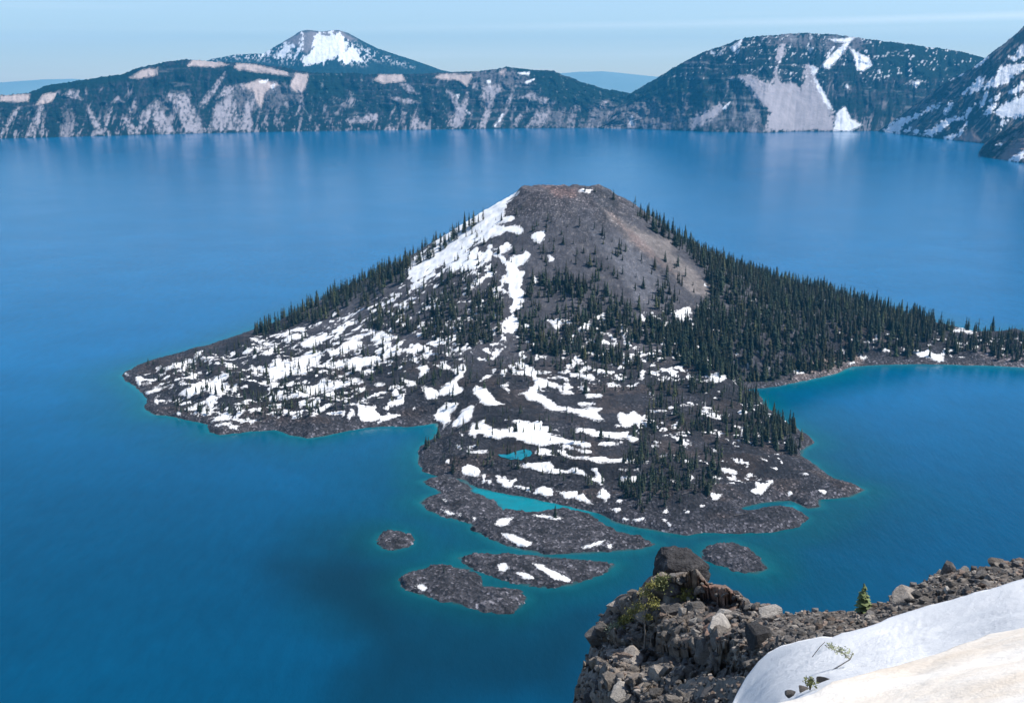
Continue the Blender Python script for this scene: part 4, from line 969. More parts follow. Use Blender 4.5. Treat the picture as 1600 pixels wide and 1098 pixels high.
def foot(px, py):
    best = None
    for X, Y, Z, a, b, S in [(VX, VY, VZ, VIS_PX, VIS_PY, VS)] + [tuple(np.ravel(q) for q in g) for g in ISLET_GRIDS.values()]:
        e = np.hypot(a - px, b - py) + np.where(S < 0.5, 1e3, 0)
        near = np.nonzero(e < 3.5)[0]
        i = near[np.argmin(np.hypot(X[near], Y[near]))] if len(near) else np.argmin(e)
        if best is None or e[i] + (0 if e[i] < 3.5 else 50) < best[0]:
            best = (e[i] + (0 if e[i] < 3.5 else 50), X[i], Y[i], Z[i])
    return best[1:]


def put_tree(x, y, z, h, label, group, thin, dead=False):
    rz = random.random() * 6.28
    if dead:
        o = link('dead_tree', random.choice(SNAG_ME)); o.location = (x, y, z - .2); o.scale = (h, h, h); o.rotation_euler = (random.uniform(-.06, .06), random.uniform(-.06, .06), rz)
        return tag(o, label, 'dead tree', group)
    o = empty('conifer_tree', (x, y, z - .15), rz); w_ = random.uniform(.9, 1.25)
    o.scale = (h * w_, h * w_, h)
    tag(o, label, 'tree', group)
    link('trunk', TRUNK_ME, None, o)
    link('crown', CROWN_ME[6 + random.randrange(3)] if (thin == 1 or (thin == 2 and random.random() < .6)) else CROWN_ME[random.randrange(6)], None, o)
    return o


for px_, py_, h, lab in SINGLES:
    x, y, z = foot(px_, py_)
    put_tree(x, y, z, h, lab, 'conifers standing by themselves', False)

ZONE_LABEL = {'flank': ('dark conifer in the dense forest on the shaded flank of the cone', 'conifers of the dense flank forest'), 'lobe': ('narrow dark conifer in the grove on the near lava lobe', 'conifers of the grove on the lava lobe'),
  'lobeleft': ('thin small conifer on the snowy lava beside the cove', 'thin conifers on the snowy lava by the cove'), 'lava': ('thin sparse conifer on the low snow-striped lava tongue', 'thin conifers on the low lava tongue'),
  'isthmus': ('conifer on the low wooded neck of land above the bay', 'conifers on the wooded neck'), 'midforest': ('conifer in the snow-floored forest at the foot of the cone', 'conifers at the foot of the cone'),
  'leftforest': ('conifer in the forest below the cone snowfield', 'conifers below the snowfield'), 'ridge': ('tall conifer along the wooded skyline sloping down to the tip', 'conifers on the sloping skyline'),
  'scree': ('small conifer scattered over the bare grey scree', 'conifers scattered over the scree'), 'apron': ('thin conifer among the snow bands on the dark lava apron', 'thin conifers on the lava apron'), 'snowflank': ('small dark conifer poking out of the cone snowfield', 'small conifers in the snowfield')}
size = np.array([t[3] / math.hypot(t[0], t[1]) for t in trees])
order = np.argsort(-size)
n_ind = 272
ind = set(order[:n_ind].tolist())
for i in sorted(ind):
    x, y, z, h, zone, thin = trees[i]
    lab, grp = ZONE_LABEL[zone]
    if thin and random.random() < .15:
        put_tree(x, y, z, h * .9, 'bare grey dead trunk standing among thin conifers on the lava', 'dead trunks on the lava', thin, True)
    else:
        put_tree(x, y, z, h, lab, grp, thin)
VV = []; FF = []; CC = []; base = 0
for i, (x, y, z, h, zone, thin) in enumerate(trees):
    if i in ind: continue
    a = random.random() * 6.28; c_, s_ = math.cos(a), math.sin(a)
    dead = random.random() < (.16 if thin else .05)
    geos = [(random.choice(SNAG), np.array((0.19, .175, .165)) * random.uniform(.5, 1.1))] if dead else [(random.choice(THIN if (thin == 1 or (thin == 2 and random.random() < .6)) else CROWNS), np.array((0.030, 0.043, 0.027)) * random.uniform(.45, 1.6) * np.array([random.uniform(.9, 1.4), 1, 1]) * (np.array((1.9, 1.7, 1.2)) if random.random() < .16 else 1)), (TR, np.array((.08, .068, .06)))]
    ww = random.uniform(.9, 1.25)
    for (v, f), colr in geos:
        p_ = np.stack([(v[:, 0] * c_ - v[:, 1] * s_) * h * ww + x, (v[:, 0] * s_ + v[:, 1] * c_) * h * ww + y, v[:, 2] * h + z - .15], -1)
        VV.append(p_); FF.append(f + base); CC.append(np.repeat(colr[None, :], len(v), 0)); base += len(v)
m = NT('forest'); m.fin(m.attr('col').outputs['Color'], 0.85, 0.2)
me = raw_mesh('forest', np.concatenate(VV), np.concatenate(FF), {'col': np.concatenate(CC)}, False)
tag(link('forest', me, m.m), 'dense dark conifer forest covering the flanks of the cone island', 'forest', None, 'stuff')

# bleached driftwood logs on the shores
LOGS = [(1068, 772, 9, .5, 'pale forked driftwood log by the grove shore'), (1150, 803, 10, .2, 'yellowish fallen log beside the small lagoon'), (725, 760, 8, -.2, 'pale driftwood log at the tip of the turquoise pool'), (794, 904, 7, 1.0, 'bleached log lying across the slender islet'), (755, 943, 6, .8, 'short bleached log on the curved islet'), (1242, 715, 8, .3, 'pale log on the outer lava shore')]
for px_, py_, L, a, lab in LOGS:
    x, y, z = foot(px_, py_)
    v, f = trunk_geo(.03, .012, 1.0, 6, 5, int(px_))
    me = raw_mesh('fallen_log', v * L, f, None, True)
    o = link('fallen_log', me, M_DEAD); o.location = (x, y, z + .9); o.rotation_euler = (math.radians(86), 0, a + 1.57)
    tag(o, lab, 'log')

# ================================================================== FOREGROUND: rim of the crater
def tps(ctrl):
    C = np.array(ctrl, float); P = C[:, :2] / 300.0; v = 1 / C[:, 2]
    def U(r2): return np.where(r2 > 1e-12, r2 * np.log(r2 + 1e-12), 0)
    K = U(((P[:, None] - P[None]) ** 2).sum(-1)) + np.eye(len(P)) * 0.02
    A = np.zeros((len(P) + 3,) * 2); A[:len(P), :len(P)] = K; A[:len(P), -3] = 1; A[:len(P), -2:] = P
    A[-3, :len(P)] = 1; A[-2:, :len(P)] = P.T
    s = np.linalg.solve(A, np.concatenate([v, np.zeros(3)]))
    def f(px, py):
        q = np.stack([np.ravel(px), np.ravel(py)], -1) / 300.0
        r = U(((q[:, None] - P[None]) ** 2).sum(-1)) @ s[:len(P)] + s[-3] + q @ s[-2:]
        return (1 / np.maximum(r, 1 / 60.0)).reshape(np.shape(px))
    return f


ROCK_D = tps([(895,1098,33),(905,1060,33.5),(925,1000,34.5),(940,955,35.5),(950,1098,28),(970,1050,29.2),(985,1010,31),(1000,950,33),(985,915,34.5),(1035,900,35),(1065,902,35),(1100,905,34),(1150,930,31),(1050,1098,24.2),(1050,1000,28.8),
              (1100,1050,24),(1100,980,28),(1150,1098,19),(1150,1000,24),(1220,1010,19.5),(1220,958,25),(1300,990,17.5),(1400,962,16.5),(1600,904,17.5),(1600,870,20),(1470,890,21),(1400,935,20),(1340,950,21.5),(1600,1098,9.5),(1400,1098,10.5),(1250,1098,12.5),
              (1800,1098,9),(1800,840,20),(1200,1250,13),(1700,1250,7),(900,1250,28)])
EDGE = np.array([(840, 1300), (860, 1230), (880, 1150), (895, 1100), (903, 1072), (912, 1045), (920, 1020), (926, 998), (931, 980), (938, 966), (950, 950), (962, 941), (985, 930), (1000, 920), (1020, 908), (1036, 900), (1060, 902), (1100, 909), (1130, 919), (1160, 934),
                 (1180, 944), (1210, 956), (1230, 961), (1290, 956), (1335, 956), (1360, 950), (1388, 942), (1395, 925), (1440, 912), (1458, 902), (1470, 895), (1500, 893), (1540, 886), (1600, 876), (1700, 862), (1850, 845)], float)
c = np.concatenate([np.arange(842, 960, 0.8), np.arange(960, 1850, 1.5)])
ey = np.interp(c, EDGE[:, 0], EDGE[:, 1]) + 2.2 * fbm(c / 9, c * 0, 3, 901) + 4 * fbm(c / 30, c * 0, 2, 902)
u = np.linspace(0, 1, 250)[:, None]
PY = 1330 + (ey[None, :] - 1330) * u
PX = np.repeat(c[None, :], 250, 0)
D = ROCK_D(PX, PY)
# keep the ground falling steadily so that no part hides behind another
X, Y, Z = at_dist(PX, PY, D)
def blocks(u_, v_, seed, tilt):
    ix = np.floor(u_); iy = np.floor(v_); best = np.full(u_.shape, 9.0); sec = best.copy(); cid = np.zeros(u_.shape); off = np.zeros(u_.shape)
    for ox in (-1, 0, 1):
        for oy in (-1, 0, 1):
            jx = ix + ox; jy = iy + oy
            qx = jx + _hash(jx, jy, seed) - u_; qy = jy + _hash(jx, jy, seed + 5) - v_
            d = np.hypot(qx, qy); m_ = d < best
            sec = np.where(m_, best, np.minimum(sec, d))
            h = _hash(jx, jy, seed + 9); tx_ = _hash(jx, jy, seed + 13) - .5; ty_ = _hash(jx, jy, seed + 17) - .5
            cid = np.where(m_, h, cid); off = np.where(m_, (h - .5) + tilt * (qx * tx_ + qy * ty_), off); best = np.where(m_, d, best)
    return off, sec - best, cid
steep = 1 - smooth(1130, 1260, PX)
uu = X + 0.35 * fbm(X / 1.1, (Z - Y) / 1.1, 3, 915); vv = (Z - EYE) * 0.9 + Y * 0.5 + 0.35 * fbm(X / 1.3 + 7, (Z + Y) / 1.3, 3, 916)
o1, g1, c1_ = blocks(uu / 2.3 + .3 * vv, vv / 1.7, 921, 2.6); o2, g2, c2_ = blocks(uu / .85, vv / .62, 931, 2.4); o3, g3, c3_ = blocks(uu / .34, vv / .27, 941, 2.0)
crag = (1.05 * o1 + .42 * o2 + .15 * o3 - .55 * (1 - smooth(0, .10, g1)) - .22 * (1 - smooth(0, .12, g2)) + .5 * fbm(uu / 2.6, vv / 2.6, 3, 911)) * (0.25 + 0.75 * steep)
cid = 0.4 * c1_ + 0.35 * c2_ + 0.25 * c3_
fade = smooth(0, 0.06, 1 - u)
crag = crag * (0.25 + 0.75 * fade)
Y = Y - 0.62 * crag * steep; Z = Z + (0.35 + 0.40 * steep) * crag; X = X - 0.15 * crag * steep
# beyond the lip: the crater wall drops towards the lake
k = np.array([0.6, 1.6, 4, 9, 20, 45, 90, 180, 300, 420])[:, None]
ex, ey_, ez = X[-1], Y[-1], Z[-1]
hd = np.hypot(ex, ey_)
drop = np.array([1.4, 4, 9, 17, 32, 62, 112, 200, 300, 345])[:, None]
X2 = ex + ex / hd * k; Y2 = ey_ + ey_ / hd * k; Z2 = ez - drop
X = np.vstack([X, X2]); Y = np.vstack([Y, Y2]); Z = np.vstack([Z, np.maximum(Z2, -3)])
px, py = proj(X, Y, Z)
n = fbm(X / 2.2, Y / 2.2, 4, 921)
cA = np.ones(X.shape + (3,)) * np.array([0.165, 0.138, 0.115])
b1, b2, cid = np.concatenate([cid, np.repeat(cid[-1:], 10, 0)]), None, None
cA = cA * (0.45 + 1.2 * b1)[..., None]
f = smooth(-9, 9, polys_field([[(1075,905),(1110,908),(1150,925),(1160,945),(1125,952),(1100,938),(1085,925)], [(985,915),(1030,895),(1040,905),(1000,925)], [(1060,1000),(1110,960),(1130,990),(1085,1030)]], px, py, 30) + 8 * n)[..., None]
cA = cA * (1 - f) + np.array([0.235, 0.135, 0.098]) * f
f = smooth(-10, 10, polys_field([[(1000,980),(1100,970),(1120,1020),(1060,1060),(1010,1020)]], px, py, 30) + 10 * n)[..., None] * .6
cA = cA * (1 - f) + np.array([0.19, 0.155, 0.125]) * f
M_OUT = mat_rock('outcrop_rock', (0.15, 0.13, 0.12), .5, 1.6, 2.2, True, 0)
me = grid_mesh('rock_outcrop', X, Y, Z, {'col': np.clip(cA, 0.01, 1)})
tag(link('rock_outcrop', me, M_OUT), 'rubbly brown rock spur dropping towards the lake', 'rock outcrop', kind='structure')
OX, OY, OZ, OPX, OPY = [q[:250].ravel() for q in (X, Y, Z, px, py)]

# snow fields on the rim
def snow_sheet(name, ctrl, edge, x0, x1, lip, amp, seed, mat, label):
    Df = tps(ctrl); E = np.array(edge, float)
    c = np.arange(x0, x1, 2.0)
    ey = np.interp(c, E[:, 0], E[:, 1]) + 1.6 * fbm(c / 25, c * 0, 3, seed)
    u = np.linspace(0, 1, 160)[:, None]
    PY = 1330 + (ey[None, :] - 1330) * u; PX = np.repeat(c[None, :], 160, 0)
    D = Df(PX, PY); X, Y, Z = at_dist(PX, PY, D)
    Z = Z + amp * (fbm(X / 1.2, Y / 1.2, 4, seed + 2) + 0.35 * fbm(X / 0.25, Y / 0.25, 3, seed + 3)) * smooth(0, .06, 1 - u)
    ex, ey2, ez = X[-1], Y[-1], Z[-1]; hd = np.hypot(ex, ey2)
    k = np.array([0.10, 0.16, 0.20, 0.3, 0.6])[:, None] * lip; dr = np.array([0.10, 0.3, 0.7, 1.4, 3.0])[:, None] * lip
    X = np.vstack([X, ex + ex / hd * k]); Y = np.vstack([Y, ey2 + ey2 / hd * k]); Z = np.vstack([Z, ez - dr])
    me = grid_mesh(name, X, Y, Z)
    tag(link(name, me, mat), label, 'snow', kind='structure')
    return Df


m = NT('clean_snow'); p = m.pos()
c_ = m.mix(m.noise(14.0, 6, 0.7, p), (0.66, 0.66, 0.665), (0.76, 0.76, 0.765))
m.bump(m.math('ADD', m.noise(28, 6, 0.75, p), m.noise(3.5, 3, 0.5, p)), 0.5, 0.05); M_SNOW = m.fin(c_, 0.75, 0.3)
m = NT('dirty_snow'); p = m.pos()
mp = m.new('ShaderNodeMapping'); mp.inputs['Scale'].default_value = (1.0, 2.2, 1.0); mp.inputs['Rotation'].default_value = (0, 0, 0.35); m.l(p, mp.inputs['Vector'])
d1 = m.ramp(m.noise(1.1, 7, 0.66, mp.outputs[0]), [(0.42, 0.0), (0.75, 1.0)])
c_ = m.mix(d1, (0.84, 0.775, 0.69), (0.68, 0.565, 0.44))
d2 = m.ramp(m.noise(5.0, 4, 0.6, p), [(0.72, 0.0), (0.78, 1.0)])
c_ = m.mix(m.math('MULTIPLY', d2, 0.5), c_, (0.30, 0.20, 0.13))
m.bump(m.noise(7, 7, 0.7, p), 0.4, 0.05); M_DIRTY = m.fin(c_, 0.8, 0.25)
WHITE_EDGE = [(1130, 1140), (1143, 1100), (1152, 1080), (1165, 1058), (1185, 1032), (1200, 1018), (1220, 1008), (1250, 1001), (1286, 993), (1301, 995), (1315, 988), (1353, 980), (1386, 966), (1446, 947), (1529, 924), (1600, 904), (1700, 880), (1850, 850)]
CREAM_EDGE = [(1180, 1115), (1215, 1097), (1250, 1090), (1272, 1082), (1300, 1064), (1362, 1049), (1417, 1035), (1476, 1016), (1517, 1001), (1540, 992), (1600, 980), (1700, 960), (1850, 930)]
SNOW_D = snow_sheet('snow_bank', [(1600,980,6.6),(1600,904,12.5),(1400,1040,6.2),(1400,962,11),(1220,1088,6.2),(1220,1008,11),(1150,1098,9),(1700,880,14),(1800,1250,2.6),(1200,1250,3.6),(1500,1098,4.9)], WHITE_EDGE, 1131, 1850, 0.55, 0.06, 950, M_SNOW, 'smooth white snow bank lying on the crater rim')
CREAM_D = snow_sheet('snow_field', [(1600,1098,3.0),(1220,1098,3.7),(1600,980,4.6),(1400,1038,4.2),(1300,1061,4.0),(1700,1250,2.0),(1250,1250,2.4)], CREAM_EDGE, 1182, 1850, 0.35, 0.035, 970, M_DIRTY, 'cream-coloured dirty snow field at the viewer feet')

# ------------------------------------------------------------------ rocks
def rock_mesh(name, seed, n=16, flat=1.0, sub=0):
    r = random.Random(seed); bm = bmesh.new()
    for _ in range(n):
        v = Vector((r.gauss(0, 1), r.gauss(0, 1), r.gauss(0, 1))).normalized()
        v = Vector((max(-.72, min(.72, v.x)), max(-.68, min(.68, v.y)), max(-.7, min(.7, v.z)) * flat)) * r.uniform(.85, 1.1)
        bm.verts.new(v)
    res = bmesh.ops.convex_hull(bm, input=bm.verts)
    junk = [e for e in res['geom_interior'] + res['geom_unused'] if isinstance(e, bmesh.types.BMVert)]
    bmesh.ops.delete(bm, geom=list(set(junk)), context='VERTS')
    if sub:
        bmesh.ops.bevel(bm, geom=bm.edges[:] + bm.verts[:], offset=.045, segments=1, affect='EDGES', profile=.6)
        bmesh.ops.triangulate(bm, faces=bm.faces[:])
        for _ in range(sub): bmesh.ops.subdivide_edges(bm, edges=bm.edges[:], cuts=1, use_grid_fill=True)
        co = np.array([v.co[:] for v in bm.verts])
        a = fbm(co[:, 0] * 2.2 + 9 * co[:, 2], co[:, 1] * 2.2 + 3 * co[:, 2] + seed, 4, seed)
        b = ridged(co[:, 0] * 3.5 + 4 * co[:, 1], co[:, 2] * 3.5 + seed, 3, seed + 1)
        co = co * (1 + .10 * a + .06 * (b - .6))[:, None]
        for _ in range(13):
            nn = Vector((r.gauss(0, 1), r.gauss(0, 1), r.gauss(0, 1))).normalized(); dd = r.uniform(.36, .60)
            e = np.maximum(co @ np.array(nn[:]) - dd, 0); co = co - e[:, None] * np.array(nn[:]) * .97
        for v, q in zip(bm.verts, co): v.co = q
    me = bpy.data.meshes.new(name); bm.to_mesh(me); bm.free()
    return me


ROCK_COLS = [(0.205, 0.182, 0.160), (0.140, 0.130, 0.122), (0.30, 0.262, 0.225), (0.215, 0.162, 0.130), (0.42, 0.385, 0.345), (0.085, 0.082, 0.082)]
ROCK_MATS = [mat_rock('weathered_rock', c_, .6, 1.45, 3.0) for c_ in ROCK_COLS]
ROCKS = []
for i in range(18):
    q = rock_mesh('rock', 40 + i, 13 + i % 7, (1, .7, .85)[i % 3], 1 if i < 12 else 0)
    q.materials.append(ROCK_MATS[(0, 1, 0, 2, 3, 1, 4, 5, 0)[i % 9]])
    ROCKS.append(q)


def on_rock(px, py):
    """a point of the outcrop surface under a photo position"""
    e = np.hypot(OPX - px, OPY - py)
    i = int(np.argmin(e))
    return float(OX[i]), float(OY[i]), float(OZ[i])


cand = []
while len(cand) < 3000:
    px_ = RNG.uniform(895, 1640); py_ = RNG.uniform(862, 1120)
    e = np.interp(px_, EDGE[:, 0], EDGE[:, 1]); wv = np.interp(px_, [a for a, b in WHITE_EDGE], [b for a, b in WHITE_EDGE], left=1200)
    if px_ < 1150 and RNG.random() < .62: continue
    if py_ < e - 1 or (px_ > 1131 and py_ > wv + 3): continue
    big = RNG.random()
    s = 2.2 + 4.2 * RNG.random() + (11 * RNG.random() ** 1.6 if big > .72 else 0) + (12 * RNG.random() if big > .98 else 0)
    if py_ < e + 6: s = min(s, 11)
    cand.append((px_, py_, s))
NAMED = [  # x, y, width px, height px, mesh seed, material, label
 (1203, 957, 44, 36, 101, 4, 'large pale grey boulder at the back of the spur'), (1190, 985, 52, 46, 102, 5, 'dark boulder directly under the large pale one'),
 (1418, 930, 56, 30, 103, 2, 'flat-topped pale block on the rim edge beside the sapling'), (1480, 884, 26, 32, 104, 1, 'upright grey boulder on the rim skyline'), (1466, 890, 11, 13, 105, 4, 'small pale rock leaning on the upright grey boulder'),
 (1507, 884, 15, 10, 106, 4, 'small pale block just past the upright boulder'), (1560, 878, 26, 18, 107, 2, 'wedge-shaped boulder on the rim skyline near the frame edge'), (1582, 870, 9, 10, 108, 1, 'small dark rock topping the rim skyline'),
 (1150, 925, 18, 16, 109, 1, 'grey boulder sticking up behind the red soil'), (1100, 1000, 30, 30, 110, 5, 'black shadowed boulder in the middle of the spur'), (1130, 955, 26, 18, 111, 4, 'light flat rock below the red soil'), (1066, 955, 16, 22, 112, 4, 'pale upright rock below the bushes'),
 (966, 945, 34, 24, 113, 2, 'tilted grey slab on the shoulder of the spur'), (940, 980, 26, 34, 114, 1, 'dark crag jutting over the water'), (1232, 1078, 17, 15, 231, 1, 'dark rock tip poking out at the low end of the snow'), (1286, 1058, 27, 18, 232, 5, 'largest dark rock melted out between the two snows'), (1256, 1073, 24, 11, 233, 0, 'low brown rock melted out between the two snows'),
 (1040, 1045, 24, 22, 118, 0, 'brown boulder low on the spur'), (1165, 1040, 20, 16, 119, 1, 'grey boulder near the snow edge'), (1025, 1080, 34, 26, 120, 1, 'large grey boulder at the bottom of the spur'),
]
for px_, py_, wpx, hpx, sd_, mi, lab in NAMED:
    if 1222 < px_ < 1310 and py_ > 1050:
        d = float(SNOW_D(np.array([px_]), np.array([py_]))[0]); x, y, z = [float(q) for q in at_dist(px_, py_ + hpx * .25, d * .985)]
    else:
        x, y, z = on_rock(px_, py_ + hpx * .3)
    dist = math.sqrt(x * x + y * y + (z - EYE) ** 2)
    me = rock_mesh('boulder', sd_, 15, 1.0, 2); me.materials.append(ROCK_MATS[mi])
    o = link('boulder', me); k = dist / F / 1.42
    o.scale = (wpx * k, wpx * k * .9, hpx * k); o.location = (x, y, z + hpx * k * (.25 if not (1222 < px_ < 1310 and py_ > 1050) else -.15))
    o.rotation_euler = (random.uniform(-.15, .15), random.uniform(-.15, .15), random.random() * .6)
    tag(o, lab, 'boulder')
for q in range(95):
    px_ = RNG.uniform(905, 1215) if q % 4 else RNG.uniform(1215, 1640); py_ = RNG.uniform(915, 1110) if q % 4 else RNG.uniform(880, 1000)
    e = np.interp(px_, EDGE[:, 0], EDGE[:, 1])
    if py_ > e + (16 if px_ < 1215 else 9) and not (px_ > 1131 and py_ > np.interp(px_, [a for a, b in WHITE_EDGE], [b for a, b in WHITE_EDGE]) - 8):
        cand.append((px_, py_, RNG.uniform(18, 40) if px_ < 1215 else RNG.uniform(10, 17)))
cand.sort(key=lambda q: -q[2])
RV = []; RF = []; RC = []; rb = 0
simple = []
for q in ROCKS[12:]:
    v = np.array([p_.co[:] for p_ in q.vertices]); tri = []
    for f in q.polygons:
        vs = list(f.vertices)
        for j in range(1, len(vs) - 1): tri.append((vs[0], vs[j], vs[j + 1]))
    simple.append((v, np.array(tri)))
for i, (px_, py_, s) in enumerate(cand):
    x, y, z = on_rock(px_, py_)
    dist = math.sqrt(x * x + y * y + (z - EYE) ** 2); k = s * dist / F / 1.35
    sc = (k * random.uniform(.8, 1.35), k * random.uniform(.8, 1.2), k * random.uniform(.55, 1.05))
    if i < 270:
        if s > 17: sc = (k * random.uniform(.8, 1.5), k * random.uniform(.9, 1.4), k * random.uniform(.7, 1.2))
        o = link('rock', ROCKS[random.randrange(12)]); o.location = (x, y, z + sc[2] * (-.12 if s > 17 else .25)); o.scale = sc
        o.rotation_euler = (random.uniform(-.5, .5), random.uniform(-.5, .5), random.random() * 6.28)
        if px_ < 1225: tag(o, 'loose angular grey-brown rock in the rubble of the spur', 'rock', 'loose rocks on the spur')
        else: tag(o, 'loose angular rock along the rim between snow and lake', 'rock', 'loose rocks along the rim')
    else:
        v, f = random.choice(simple); a = random.random() * 6.28; c_, s_ = math.cos(a), math.sin(a)
        p_ = v * np.array(sc); p_ = np.stack([p_[:, 0] * c_ - p_[:, 1] * s_ + x, p_[:, 0] * s_ + p_[:, 1] * c_ + y, p_[:, 2] + z + sc[2] * .2], -1)
        RV.append(p_); RF.append(f + rb); rb += len(v)
        RC.append(np.repeat((np.array(random.choice(ROCK_COLS[:4] + ROCK_COLS[:2] + ROCK_COLS[5:])) * random.uniform(.6, 1.25))[None], len(v), 0))
me = raw_mesh('rubble', np.concatenate(RV), np.concatenate(RF), {'col': np.concatenate(RC)}, False)
tag(link('rubble', me, mat_rock('rubble_rock', (0, 0, 0), .6, 1.45, 4.0, True, 0)), 'small broken stones strewn over the spur and rim', 'rubble', None, 'stuff')

# the black pinnacle
def pinnacle():
    out = np.array([(650,90),(672,72),(700,62),(740,60),(800,75),(850,105),(905,130),(930,170),(945,220),(945,275),(900,300),(800,330),(740,340),(690,310),(640,285),(615,240),(622,205),(640,170)], float) * .2375 + np.array([880, 840])
    x0, y0, z0 = on_rock(1066, 912)
    dist = math.sqrt(x0 * x0 + y0 * y0 + (z0 - EYE) ** 2) - .5; k = dist / F
    ctr = out.mean(0)
    ph = np.arctan2(-(out[:, 1] - ctr[1]), out[:, 0] - ctr[0]); rr = np.hypot(out[:, 0] - ctr[0], out[:, 1] - ctr[1]) * k
    o_ = np.argsort(ph); ph = ph[o_]; rr = rr[o_]
    bm = bmesh.new(); r = random.Random(3); rel = (out - ctr) * k
    for v_, sc_ in ((-.62, .50), (-.45, .80), (-.15, .98), (.15, .97), (.5, .7)):
        for q in rel[r.randrange(2)::2] if abs(v_) > .2 else rel:
            j = sc_ * r.uniform(.90, 1.04)
            bm.verts.new((q[0] * j, v_ + r.uniform(-.1, .1), -q[1] * j))
    res = bmesh.ops.convex_hull(bm, input=bm.verts)
    junk = [e for e in res['geom_interior'] + res['geom_unused'] if isinstance(e, bmesh.types.BMVert)]
    bmesh.ops.delete(bm, geom=list(set(junk)), context='VERTS')
    for _ in range(4): bmesh.ops.subdivide_edges(bm, edges=bm.edges[:], cuts=1, use_grid_fill=True)
    bmesh.ops.triangulate(bm, faces=bm.faces[:])
    P = np.array([v.co[:] for v in bm.verts])
    def f3(q, f, o, sd, fn=fbm):
        return (fn(q[:, 0] * f, q[:, 1] * f + 3.3, o, sd) + fn(q[:, 1] * f + 7.1, q[:, 2] * f, o, sd + 1) + fn(q[:, 2] * f + 1.9, q[:, 0] * f + 5.5, o, sd + 2)) / 1.7
    n1 = f3(P, 1.5, 3, 990); n2 = f3(P, 2.6, 4, 991, ridged) - 1.05; n3 = f3(P, 8.0, 4, 992)
    cell = np.round(f3(P, 1.9, 2, 995) * 7) / 7
    P = P * (1.06 + .03 * n1 + .13 * n2 + .05 * n3 + .12 * cell)[:, None]
    rr_ = random.Random(12)
    for _ in range(0):
        nn = np.array(Vector((rr_.gauss(0, 1), rr_.gauss(-.6, .8), rr_.gauss(.2, .8))).normalized()[:])
        q = P @ nn; dd = q.max() * rr_.uniform(.80, .93)
        P = P - np.maximum(q - dd, 0)[:, None] * nn * .85
    P = P * (1 + .03 * f3(P, 9.0, 3, 999))[:, None]
    for v, q in zip(bm.verts, P): v.co = q
    me = bpy.data.meshes.new('pinnacle_rock'); bm.to_mesh(me); bm.free()
    m = NT('dark_lava_crag'); p = m.pos()
    n = m.noise(2.6, 8, 0.7, p)
    c = m.ramp(n, [(0.34, (0.022, 0.021, 0.023)), (0.56, (0.055, 0.052, 0.053)), (0.72, (0.20, 0.185, 0.175))])
    m.bump(m.math('ADD', n, m.math('MULTIPLY', m.noise(11, 6, .7, p), .4)), 1.0, .12)
    me.materials.append(m.fin(c, .85, .3))
    o = link('pinnacle_rock', me)
    cx, cy, cz = [float(q) for q in at_dist(ctr[0], ctr[1], math.hypot(x0, y0) - .35)]
    o.location = (cx, cy, cz); o.rotation_euler = (0, 0, -math.atan2(cx, cy))
    tag(o, 'jagged black crag crowning the spur above the water', 'rock pinnacle')
pinnacle()

# ------------------------------------------------------------------ plants of the rim
def leaf_cloud(seed, n, shape, leaf):
    r = random.Random(seed); V = []; Fc = []
    for _ in range(n):
        x, y, z = shape(r); a = r.random() * 6.28; e = r.uniform(-.3, 1.1); L = leaf * r.uniform(.6, 1.3); wv = L * .22
        d = Vector((math.cos(a) * math.cos(e), math.sin(a) * math.cos(e), math.sin(e))); q = d.cross(Vector((r.gauss(0, 1), r.gauss(0, 1), r.gauss(0, 1)))).normalized()
        b = Vector((x, y, z)); k = len(V)
        V += [b, b + d * L * .5 + q * wv, b + d * L, b + d * L * .5 - q * wv]; Fc.append((k, k + 1, k + 2, k + 3))
    return raw_mesh('foliage', np.array([v[:] for v in V]), np.array(Fc), None, False)


def stick_mesh(name, lines):
    V = []; Fc = []
    for (p0, p1, r0, r1) in lines:
        p0 = Vector(p0); p1 = Vector(p1); d = (p1 - p0).normalized(); u_ = d.orthogonal().normalized(); v_ = d.cross(u_); k = len(V)
        for q, r in ((p0, r0), (p1, r1)):
            for j in range(5):
                a = 6.283 * j / 5; V.append(q + (u_ * math.cos(a) + v_ * math.sin(a)) * r)
        for j in range(5): Fc.append((k + j, k + (j + 1) % 5, k + 5 + (j + 1) % 5, k + 5 + j))
    return raw_mesh(name, np.array([v[:] for v in V]), np.array(Fc), None, True)


M_YEL = mat_leaf('yellow_green_leaves', (0.31, 0.295, 0.09), .7, .45, 4.0)
M_OLV = mat_leaf('olive_leaves', (0.17, 0.185, 0.075), .7, .4, 4.0)
M_GRY = mat_leaf('grey_green_leaves', (0.40, 0.42, 0.27), .7, .35, 4.0)
M_TWIG = mat_leaf('pale_twigs', (0.30, 0.27, 0.235), .85, .2, 3.0)


def blob(rx_, ry_, rz_, cx_=0, cy_=0, cz_=0):
    def f(r):
        while True:
            p_ = Vector((r.gauss(0, .55), r.gauss(0, .55), r.gauss(0, .5)))
            if p_.length < 1.7: return (cx_ + p_.x * rx_, cy_ + p_.y * ry_, cz_ + p_.z * rz_)
    return f


def multi(*fs):
    return lambda r: r.choice(fs)(r)


def px_m(x, y, z): return math.sqrt(x * x + y * y + (z - EYE) ** 2) / F


